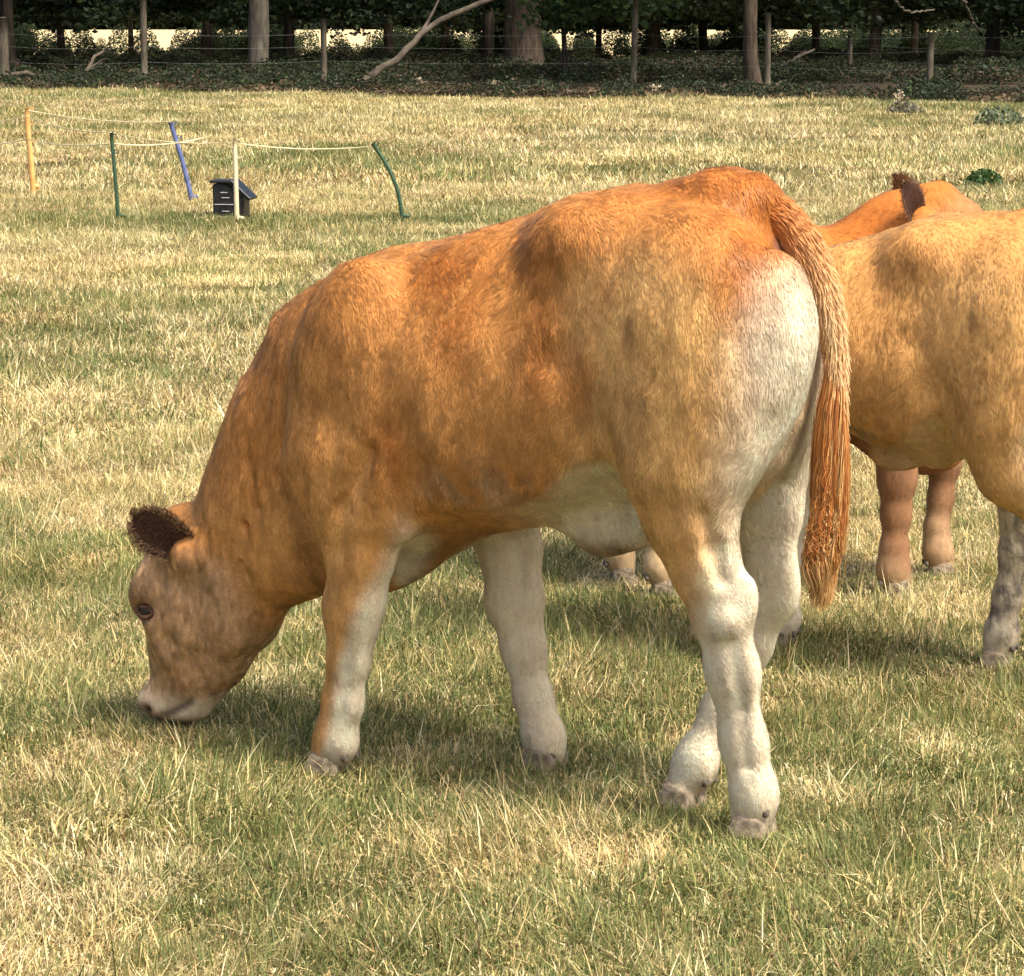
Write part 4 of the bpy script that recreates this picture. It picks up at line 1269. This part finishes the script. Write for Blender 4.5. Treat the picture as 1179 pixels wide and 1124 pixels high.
def make_tail(root, tl, seed):
    path = np.array(tl['path'])
    t0 = np.linspace(0, 1, len(path)); t1 = np.linspace(0, 1, 30)
    pp = np.stack([np.interp(t1, t0, path[:, i]) for i in range(4)], -1)
    for _ in range(3):
        pp[1:-1] = 0.25 * pp[:-2] + 0.5 * pp[1:-1] + 0.25 * pp[2:]
    V, F = tube_mesh(pp[:, :3], pp[:, 3], 8, 1.0)
    me = new_mesh('tail', V, F, M_COAT)
    set_col(me, 'coat', np.repeat(np.array([C_OR * 0.8]), len(V), 0))
    link('tail', me, root)
    r = np.random.default_rng(seed + 40)
    # short coat along the dock, swept down and outward
    n = tl['dock']
    s = (0.07 + 0.93 * r.random(n) ** 0.9) * 29
    i = np.clip(s.astype(int), 0, 28); fr = (s - i)[:, None]
    c = pp[i, :3] * (1 - fr) + pp[i + 1, :3] * fr
    T = pp[i + 1, :3] - pp[i, :3]; T /= np.linalg.norm(T, axis=1)[:, None]
    a = r.uniform(0, 2 * math.pi, n)
    e1 = np.cross(T, np.array([0, 1, 0])); e1 /= np.linalg.norm(e1, axis=1)[:, None]
    e2 = np.cross(T, e1)
    nn = e1 * np.cos(a)[:, None] + e2 * np.sin(a)[:, None]
    root_p = c + nn * pp[i, 3][:, None]
    d = T + 0.10 * nn + r.normal(0, 0.07, (n, 3)); d /= np.linalg.norm(d, axis=1)[:, None]
    # cream towards the underside (the side away from the back), orange in the middle
    und = np.clip((nn @ np.array([-0.1, 0.9, -0.3])), 0, 1)
    rim = np.clip((nn @ np.array([-0.8, -0.6, 0.2])), 0, 1)
    stripe = fbm(np.stack([a * 1.2, s * 0.08, 0 * a], -1), 2.2, 2, 5)
    cc = lerp(lerp(np.repeat(C_DK[None], n, 0), C_OR * 1.05, sstep(2, 12, s)), np.array([0.82, 0.58, 0.30]), np.clip(und * 0.9 + rim * 0.9 + (stripe - 0.5) * 1.0, 0, 1) * sstep(5.0, 15, s))
    cc *= r.uniform(0.75, 1.2, n)[:, None]
    fur_object('dock_hair', root, root_p, d, nn, cc, r.uniform(0.014, 0.036, n) * (0.40 + 0.60 * sstep(2, 10, s)), r.uniform(0.0006, 0.001, n), seed + 41, wave=0.12, npt=5, lift=0.10, droop=0.10, mat=M_TAILHAIR)
    # long switch
    n = tl['switch']
    s = 29 * (tl['from'] + (1 - tl['from']) * r.random(n))
    i = np.clip(s.astype(int), 0, 28); fr = (s - i)[:, None]
    c = pp[i, :3] * (1 - fr) + pp[i + 1, :3] * fr
    end_w = tl['end'] + np.abs(r.normal(0, 0.06, n)) * 0.9
    npt = 9
    NL = 70
    lock = r.integers(0, NL, n)
    la = r.uniform(0, 6.28, NL); lr = np.sqrt(r.random(NL)) * tl['rad']; lph = r.uniform(0, 1.6, NL) + 3 * la / 6.28; le = r.uniform(0, 0.10, NL)
    lcol = r.choice([0, 1, 2], NL, p=[0.45, 0.33, 0.22])
    jit = r.normal(0, 0.0042, (n, 3))
    P = np.zeros((n, npt, 3))
    for k in range(npt):
        t = k / (npt - 1)
        bulge = math.sin(math.pi * min(1, 0.12 + t * 0.80)) * (1 - 0.55 * t * t)
        off = np.stack([np.cos(la[lock]) * lr[lock] * 0.9, np.sin(la[lock]) * lr[lock] * 1.0, 0 * la[lock]], -1) * bulge
        wob = 0.009 * np.sin(lph[lock] + t * 9.0)[:, None] * np.stack([np.cos(la[lock] + 1.5), np.sin(la[lock] + 1.5), 0 * la[lock]], -1) * t
        P[:, k] = c + off + wob + jit * (0.35 + t)
        P[:, k, 2] = c[:, 2] + t * np.minimum(end_w + le[lock] - c[:, 2], -0.02)
        P[:, k, 0] += tl['swing'] * t
    cu = bpy.data.hair_curves.new('tail_switch')
    cu.add_curves([npt] * n)
    cu.attributes['position'].data.foreach_set('vector', P.astype(np.float32).ravel())
    ra = cu.attributes.get('radius') or cu.attributes.new('radius', 'FLOAT', 'POINT')
    ra.data.foreach_set('value', (r.uniform(0.0005, 0.0009, n)[:, None] * np.linspace(1, 0.4, npt)[None]).astype(np.float32).ravel())
    base = np.array([[0.40, 0.145, 0.035], [0.52, 0.23, 0.065], [0.66, 0.38, 0.14]])
    cc = base[lcol[lock]] * r.uniform(0.7, 1.25, n)[:, None]
    cc = lerp(cc, np.array([0.74, 0.47, 0.19]), 0.75 * sstep(0.06, 0.015, end_w + le[lock] - tl['end']))
    a = cu.attributes.new('fur', 'FLOAT_COLOR', 'CURVE')
    a.data.foreach_set('color', np.hstack([cc, np.ones((n, 1))]).astype(np.float32).ravel())
    cu.materials.append(M_TAILHAIR)
    o = bpy.data.objects.new('tail_switch', cu); COL.objects.link(o); o.parent = root

# --- main calf, grazing
HF = head_field(0.0065)
TORSO = [(-0.030, 0.88, 0.72, 0.05), (-0.012, 0.95, 0.66, 0.10), (0.010, 1.015, 0.62, 0.13), (0.05, 1.085, 0.59, 0.165), (0.12, 1.120, 0.57, 0.195),
         (0.22, 1.117, 0.55, 0.208), (0.33, 1.103, 0.520, 0.212), (0.45, 1.065, 0.500, 0.225), (0.58, 1.030, 0.468, 0.238), (0.70, 1.000, 0.400, 0.230),
         (0.80, 0.980, 0.378, 0.200), (0.88, 0.930, 0.375, 0.165), (0.94, 0.85, 0.39, 0.120), (0.99, 0.76, 0.44, 0.085), (1.03, 0.68, 0.50, 0.05)]
def both(c, r, k, t): return [((c[0], s * c[1], c[2]), r, k, t) for s in (1, -1)]
LUMPS = (both((0.330, 0.120, 1.020), (0.07, 0.06, 0.05), 0.10, 0)            # hooks
         + [((0.115, 0.122, 0.845), (0.190, 0.114, 0.225), 0.055, 4), ((0.145, -0.118, 0.845), (0.170, 0.108, 0.225), 0.055, 4), ((0.105, 0.138, 0.710), (0.125, 0.088, 0.150), 0.06, 4), ((0.115, -0.130, 0.710), (0.115, 0.082, 0.150), 0.06, 4)]   # thighs
         + [((-0.006, 0.104, 0.855), (0.088, 0.070, 0.160), 0.04, -8), ((0.045, -0.100, 0.82), (0.072, 0.068, 0.18), 0.04, -4)]    # buttocks
         + both((0.135, 0.158, 0.655), (0.066, 0.060, 0.095), 0.06, 15)            # stifle
         + both((0.775, 0.140, 0.765), (0.130, 0.088, 0.210), 0.032, -8)            # shoulder blade
         + both((0.835, 0.130, 0.600), (0.095, 0.080, 0.110), 0.04, 0)             # point of shoulder
         + both((0.735, 0.152, 0.585), (0.090, 0.062, 0.115), 0.035, 10)           # triceps
         + both((0.690, 0.150, 0.515), (0.032, 0.030, 0.045), 0.04, 0)             # elbow
         + [((0.86, 0, 0.43), (0.13, 0.09, 0.075), 0.06, 10)]                       # brisket
         + [((0.345, 0.0, 0.525), (0.090, 0.030, 0.045), 0.05, -14), ((0.352, 0.0, 0.485), (0.034, 0.020, 0.028), 0.035, 0)]   # sheath
         + [((0.10, 0, 1.090), (0.085, 0.055, 0.038), 0.06, 4)])                    # tail head
NECK = [(0.86, 0, 0.665, 0.255, 0.145), (0.945, 0, 0.585, 0.205, 0.116), (1.045, 0, 0.470, 0.158, 0.097), (1.135, 0, 0.375, 0.126, 0.086)]
LEGS = [
    dict(pts=[(0.115, 0.150, 0.64, 0.105, 0.075), (0.105, 0.145, 0.56, 0.076, 0.058), (0.080, 0.135, 0.475, 0.056, 0.042), (0.052, 0.128, 0.400, 0.050, 0.036),
              (0.034, 0.122, 0.300, 0.046, 0.032), (0.014, 0.115, 0.175, 0.040, 0.029), (-0.002, 0.108, 0.095, 0.044, 0.036), (0.000, 0.105, 0.045, 0.044, 0.038)],
         bumps=[((0.008, 0.128, 0.432), (0.020, 0.016, 0.036)), ((0.072, 0.13, 0.392), (0.024, 0.026, 0.040)), ((0.036, 0.158, 0.392), (0.020, 0.012, 0.020))], top=0.52, rear=1.6, inn=0.8, turn=4),
    dict(pts=[(0.105, -0.135, 0.64, 0.095, 0.070), (0.090, -0.125, 0.54, 0.062, 0.050), (0.074, -0.112, 0.44, 0.044, 0.036), (0.072, -0.105, 0.375, 0.042, 0.033),
              (0.100, -0.095, 0.295, 0.034, 0.028), (0.140, -0.055, 0.185, 0.031, 0.027), (0.170, -0.015, 0.095, 0.040, 0.034), (0.188, 0.000, 0.045, 0.037, 0.034)],
         bumps=[((0.045, -0.108, 0.40), (0.026, 0.022, 0.04))], top=0.62, rear=1.0, turn=-3),
    dict(pts=[(0.80, 0.150, 0.62, 0.11, 0.075), (0.782, 0.150, 0.54, 0.094, 0.062), (0.772, 0.146, 0.44, 0.068, 0.050), (0.784, 0.140, 0.350, 0.053, 0.043), (0.796, 0.137, 0.300, 0.045, 0.038),
              (0.806, 0.135, 0.235, 0.038, 0.031), (0.820, 0.133, 0.155, 0.037, 0.030), (0.838, 0.131, 0.085, 0.044, 0.036), (0.858, 0.130, 0.040, 0.040, 0.036)],
         bumps=[((0.818, 0.140, 0.335), (0.028, 0.034, 0.042))], top=0.34, rear=2.2, inn=1.0, cream=0.95, turn=6, split=0.004, tone=C_OR * 0.5 + C_TAN * 0.5),
    dict(pts=[(0.71, -0.140, 0.62, 0.10, 0.075), (0.650, -0.130, 0.51, 0.078, 0.056), (0.612, -0.120, 0.42, 0.062, 0.045), (0.596, -0.115, 0.325, 0.054, 0.042),
              (0.578, -0.112, 0.235, 0.041, 0.032), (0.555, -0.110, 0.140, 0.034, 0.028), (0.534, -0.110, 0.075, 0.043, 0.035), (0.530, -0.110, 0.035, 0.038, 0.034)],
         bumps=[((0.622, -0.115, 0.315), (0.028, 0.034, 0.042))], top=0.50, rear=0.2, inn=1.5, cream=0.8, turn=0),
]
GROOVES = [
    ([(0.665, 0.262, 0.80, 0.012), (0.640, 0.272, 0.70, 0.022), (0.612, 0.256, 0.60, 0.026), (0.635, 0.214, 0.51, 0.024)], 0.055),   # behind the shoulder
    ([(0.335, 0.255, 0.97, 0.020), (0.330, 0.264, 0.84, 0.026), (0.285, 0.254, 0.71, 0.030), (0.235, 0.234, 0.63, 0.028)], 0.055),   # before the thigh
    ([(0.935, 0.175, 0.86, 0.012), (0.955, 0.162, 0.74, 0.018), (0.945, 0.160, 0.62, 0.020), (0.905, 0.165, 0.49, 0.022)], 0.035),                               # neck / shoulder
    ([(-0.110, 0.004, 0.97, 0.026), (-0.075, 0.004, 0.80, 0.040), (-0.050, 0.0, 0.66, 0.038), (0.0, 0, 0.56, 0.030)], 0.03),         # cleft
    ([(0.46, 0.268, 0.97, 0.022), (0.43, 0.282, 0.88, 0.022)], 0.07),                                                               # hollow of the flank
    ([(0.050, 0.200, 0.58, 0.008), (0.044, 0.182, 0.52, 0.012), (0.034, 0.168, 0.465, 0.010)], 0.022),                                # hamstring tendon
    ([(0.022, 0.158, 0.355, 0.006), (0.008, 0.149, 0.24, 0.005), (-0.004, 0.143, 0.14, 0.004)], 0.016),                              # cannon groove
    ([(0.790, 0.184, 0.285, 0.006), (0.794, 0.172, 0.22, 0.005), (0.806, 0.166, 0.13, 0.004)], 0.016),
    ([(0.70, 0.222, 0.64, 0.008), (0.765, 0.222, 0.53, 0.010), (0.79, 0.205, 0.45, 0.008)], 0.03),                                    # forearm muscle
    ([(1.075, 0.105, 0.35, 0.012), (1.055, 0.10, 0.25, 0.014)], 0.03),                                                              # jaw / throat
    ([(0.985, 0.155, 0.60, 0.008), (0.975, 0.150, 0.46, 0.010)], 0.02), ([(1.02, 0.138, 0.56, 0.008), (1.015, 0.132, 0.42, 0.010)], 0.02),   # skin folds
]
for k_ in range(6):      # wrinkled skin down the side of the neck
    u_ = 0.935 + 0.028 * k_
    GROOVES.append(([(u_ + 0.020, 0.150 - 0.014 * k_, 0.72 - 0.045 * k_, 0.002), (u_ + 0.004, 0.146 - 0.012 * k_, 0.60 - 0.035 * k_, 0.004), (u_ - 0.008, 0.136 - 0.010 * k_, 0.48 - 0.03 * k_, 0.003)], 0.018))
for k_ in range(5):      # faint ribs
    u_ = 0.40 + 0.05 * k_
    GROOVES.append(([(u_ + 0.015, 0.243 + 0.004 * k_, 0.90, 0.004), (u_, 0.252 + 0.004 * k_, 0.78, 0.006), (u_ - 0.012, 0.240 + 0.004 * k_, 0.66, 0.004)], 0.03))
GROOVES += [([(a, -b, c, d) for a, b, c, d in pts], k) for pts, k in GROOVES if pts[0][1] > 0.05]
PATCHES = [(0.60, 0.96, 0.07, 0.06, 0.9), (0.53, 0.90, 0.05, 0.10, 0.7), (0.36, 0.86, 0.04, 0.14, 0.7), (0.42, 1.0, 0.05, 0.05, 0.5), (0.66, 0.64, 0.04, 0.08, 0.8), (0.30, 0.78, 0.03, 0.08, 0.5), (0.50, 0.60, 0.10, 0.04, 0.35), (0.24, 0.95, 0.03, 0.03, 0.35), (0.27, 0.80, 0.02, 0.05, 0.5)]
for L in LEGS:      # lean lower legs
    L['bumps'] = L.get('bumps', []) + [((L['pts'][-2][0] - 0.018, L['pts'][-2][1], L['pts'][-2][2] - 0.018), (0.015, 0.022, 0.024))]
    L['pts'] = [p[:3] + ((p[3] * 0.92, p[4] * 0.92) if 0.11 < p[2] < 0.45 else (p[3] * 0.76, p[4] * 0.86) if 0.06 < p[2] < 0.11 else (p[3] * 0.80, p[4] * 0.90) if p[2] < 0.06 else p[3:]) for p in L['pts']]
MAIN = dict(lo=(-0.16, -0.33, 0.0), hi=(1.48, 0.33, 1.20), torso=TORSO, lumps=LUMPS, neck=NECK, legs=LEGS, grooves=GROOVES, patches=PATCHES,
            head=xform(HEAD_PIVOT, (1.188, 0.0, 0.374), 0, 0), hf=HF, ear_len=0.125, ear_dir=(0.50, 0.62, 0.60), ear_face=(-0.50, 0.72, -0.30))
A_MAIN = (0.4610, 4.8050, 0.0)
YAW = R(150)
TAIL = dict(path=[(0.10, 0, 1.085, 0.034), (0.05, -0.008, 1.083, 0.035), (0.008, -0.020, 1.055, 0.031), (-0.030, -0.030, 1.000, 0.024), (-0.057, -0.036, 0.940, 0.019), (-0.074, -0.038, 0.865, 0.0155),
                  (-0.082, -0.036, 0.76, 0.013), (-0.084, -0.030, 0.65, 0.011), (-0.080, -0.020, 0.56, 0.009), (-0.074, -0.014, 0.50, 0.006)],
            dock=15000, switch=12000, **{'from': 0.60}, end=0.385, rad=0.040, swing=0.014)
make_calf('grazing_calf', 'large orange and cream calf in front, head down grazing, tail hanging', A_MAIN, YAW, MAIN, 0.0072, 400000, 500, 0.99, TAIL)

# --- second calf, walking away to the left behind the first
import copy
def local_of(P, A, rz, sc_):
    c, n = math.cos(rz), math.sin(rz)
    d = (np.array(P) - np.array(A)) / sc_
    return np.array([c * d[0] + n * d[1], -n * d[0] + c * d[1], d[2]])
RZ2 = R(154); SC2 = 0.885
gh = ground_at(1146, 772)
c2, n2 = math.cos(RZ2), math.sin(RZ2)
lh = np.array([0.20, -0.10]) * SC2
A2 = (gh[0] - (c2 * lh[0] - n2 * lh[1]), gh[1] - (n2 * lh[0] + c2 * lh[1]), 0)
SEC = dict(MAIN)
SEC['legs'] = [
    dict(pts=[(0.135, 0.150, 0.64, 0.115, 0.075), (0.095, 0.145, 0.54, 0.090, 0.060), (0.010, 0.135, 0.46, 0.064, 0.044), (-0.085, 0.130, 0.39, 0.052, 0.036),
              (-0.150, 0.125, 0.300, 0.041, 0.031), (-0.180, 0.120, 0.175, 0.036, 0.029), (-0.205, 0.118, 0.095, 0.043, 0.036), (-0.200, 0.118, 0.045, 0.038, 0.036)], top=0.30, rear=0.6),
    dict(pts=[(0.135, -0.135, 0.64, 0.095, 0.070), (0.150, -0.125, 0.54, 0.066, 0.050), (0.160, -0.112, 0.44, 0.044, 0.036), (0.155, -0.105, 0.385, 0.041, 0.032),
              (0.162, -0.100, 0.295, 0.032, 0.026), (0.176, -0.100, 0.185, 0.029, 0.025), (0.188, -0.100, 0.095, 0.036, 0.031), (0.198, -0.100, 0.045, 0.033, 0.031)],
         top=0.55, rear=0.5, mud=1.0),
    dict(pts=[(0.79, 0.150, 0.62, 0.11, 0.075), (0.775, 0.148, 0.53, 0.085, 0.060), (0.77, 0.143, 0.435, 0.064, 0.048), (0.775, 0.138, 0.345, 0.050, 0.041),
              (0.78, 0.133, 0.235, 0.036, 0.030), (0.785, 0.130, 0.155, 0.034, 0.029), (0.79, 0.13, 0.085, 0.040, 0.034), (0.80, 0.130, 0.040, 0.038, 0.035)], top=0.5, rear=1.0),
    dict(pts=[(0.77, -0.140, 0.62, 0.10, 0.075), (0.755, -0.130, 0.51, 0.078, 0.056), (0.75, -0.120, 0.42, 0.062, 0.045), (0.75, -0.115, 0.325, 0.050, 0.040),
              (0.752, -0.112, 0.235, 0.036, 0.030), (0.752, -0.110, 0.140, 0.032, 0.027), (0.755, -0.110, 0.075, 0.040, 0.034), (0.765, -0.110, 0.035, 0.037, 0.034)], top=0.5, rear=0.8),
]
SEC['lo'] = (-0.30, -0.33, 0.0)
SEC['hi'] = (1.60, 0.33, 1.25)
SEC['neck'] = [(0.86, 0, 0.70, 0.24, 0.165), (0.945, 0, 0.72, 0.19, 0.14), (1.05, 0, 0.75, 0.15, 0.112), (1.12, 0, 0.78, 0.125, 0.092)]
SEC['head'] = xform(HEAD_PIVOT, (1.13, 0, 0.80), -40, 0)
SEC['darkchest'] = 0.2; SEC['pale'] = 0.45; SEC['creambelly'] = 0.35
SEC['patches'] = []
nb = {0.33: 0.50, 0.45: 0.54, 0.58: 0.60, 0.70: 0.62, 0.80: 0.60, 0.88: 0.55}
SEC['torso'] = [(t[0], t[1], nb.get(t[0], t[2]), t[3]) for t in TORSO]
SEC['lumps'] = [l for l in LUMPS if l[0][1] != 0 or l[0][0] < 0.1] + [((0.44, 0.0, 0.53), (0.04, 0.02, 0.025), 0.05, 0)]
SEC['grooves'] = [g for g in GROOVES if g[0][0][2] > 0.8 and g[0][0][0] != 0.46]
TAIL2 = dict(TAIL, dock=5000, switch=2500)
make_calf('standing_calf', 'light tan calf cut off by the right edge, walking behind the grazing calf', A2, RZ2, SEC, 0.0095, 110000, 700, SC2, TAIL2)

# --- third calf, broadside behind the second, facing right
RZ3 = R(4); SC3 = 0.86
g3 = ground_at(1030, 686)
c3, n3 = math.cos(RZ3), math.sin(RZ3)
lf = np.array([0.78, -0.11]) * SC3
A3 = (g3[0] - (c3 * lf[0] - n3 * lf[1]), g3[1] - (n3 * lf[0] + c3 * lf[1]), 0)
THI = dict(MAIN)
THI['legs'] = [
    dict(pts=[(0.105, 0.150, 0.64, 0.105, 0.075), (0.095, 0.145, 0.56, 0.072, 0.056), (0.065, 0.135, 0.475, 0.052, 0.042), (0.04, 0.128, 0.400, 0.046, 0.034),
              (0.035, 0.122, 0.300, 0.037, 0.029), (0.03, 0.115, 0.175, 0.032, 0.027), (0.022, 0.108, 0.095, 0.039, 0.033), (0.035, 0.105, 0.045, 0.035, 0.033)], top=0.45),
    dict(pts=[(0.125, -0.135, 0.64, 0.100, 0.070), (0.13, -0.125, 0.54, 0.066, 0.050), (0.11, -0.112, 0.44, 0.048, 0.036), (0.095, -0.105, 0.385, 0.044, 0.034),
              (0.10, -0.100, 0.295, 0.034, 0.028), (0.11, -0.100, 0.185, 0.031, 0.027), (0.115, -0.100, 0.095, 0.039, 0.033), (0.128, -0.100, 0.045, 0.035, 0.033)], top=0.45),
    dict(pts=[(0.84, 0.150, 0.62, 0.10, 0.075), (0.87, 0.140, 0.53, 0.075, 0.056), (0.925, 0.130, 0.435, 0.054, 0.044), (0.965, 0.122, 0.345, 0.045, 0.038),
              (0.955, 0.118, 0.235, 0.033, 0.028), (0.945, 0.115, 0.155, 0.031, 0.027), (0.95, 0.112, 0.085, 0.038, 0.033), (0.96, 0.11, 0.04, 0.035, 0.033)], top=0.2),
    dict(pts=[(0.80, -0.145, 0.62, 0.10, 0.078), (0.785, -0.135, 0.51, 0.074, 0.060), (0.775, -0.125, 0.42, 0.058, 0.048), (0.778, -0.118, 0.335, 0.050, 0.044),
              (0.778, -0.114, 0.235, 0.037, 0.032), (0.775, -0.112, 0.140, 0.034, 0.030), (0.775, -0.110, 0.075, 0.042, 0.036), (0.785, -0.11, 0.035, 0.037, 0.036)], top=0.15),
]
for L in THI['legs']: L['tone'] = np.array([0.36, 0.22, 0.14]); L['cream'] = 0.35 if L['pts'][0][0] > 0.5 else 0.9
THI['hi'] = (1.60, 0.40, 1.35); THI['lo'] = (-0.16, -0.40, 0.0)
THI['neck'] = [(0.76, 0, 0.78, 0.25, 0.165), (0.77, 0.0, 0.88, 0.19, 0.14), (0.80, 0.0, 0.955, 0.15, 0.112), (0.82, 0.0, 1.00, 0.12, 0.092)]
THI['head'] = xform(HEAD_PIVOT, (0.845, -0.01, 1.030), -34, -8)
THI['darkchest'] = 0.9; THI['tint'] = np.array([0.92, 0.78, 0.62])
THI['grooves'] = SEC['grooves']
THI['torso'] = [(t[0], t[1] + 0.04 * (0.6 < t[0] < 0.9), t[2], t[3]) for t in TORSO]
THI['ear_len'] = 0.155; THI['ear_dir'] = (0.10, 0.62, 0.75); THI['ear_face'] = (0.55, 0.65, -0.2); THI['patches'] = [(0.75, 1.0, 0.2, 0.12, 0.8)]
make_calf('standing_calf', 'darker orange calf facing right, mostly hidden, only poll, dark ear and legs showing', A3, RZ3, THI, 0.0105, 60000, 900, SC3, None)
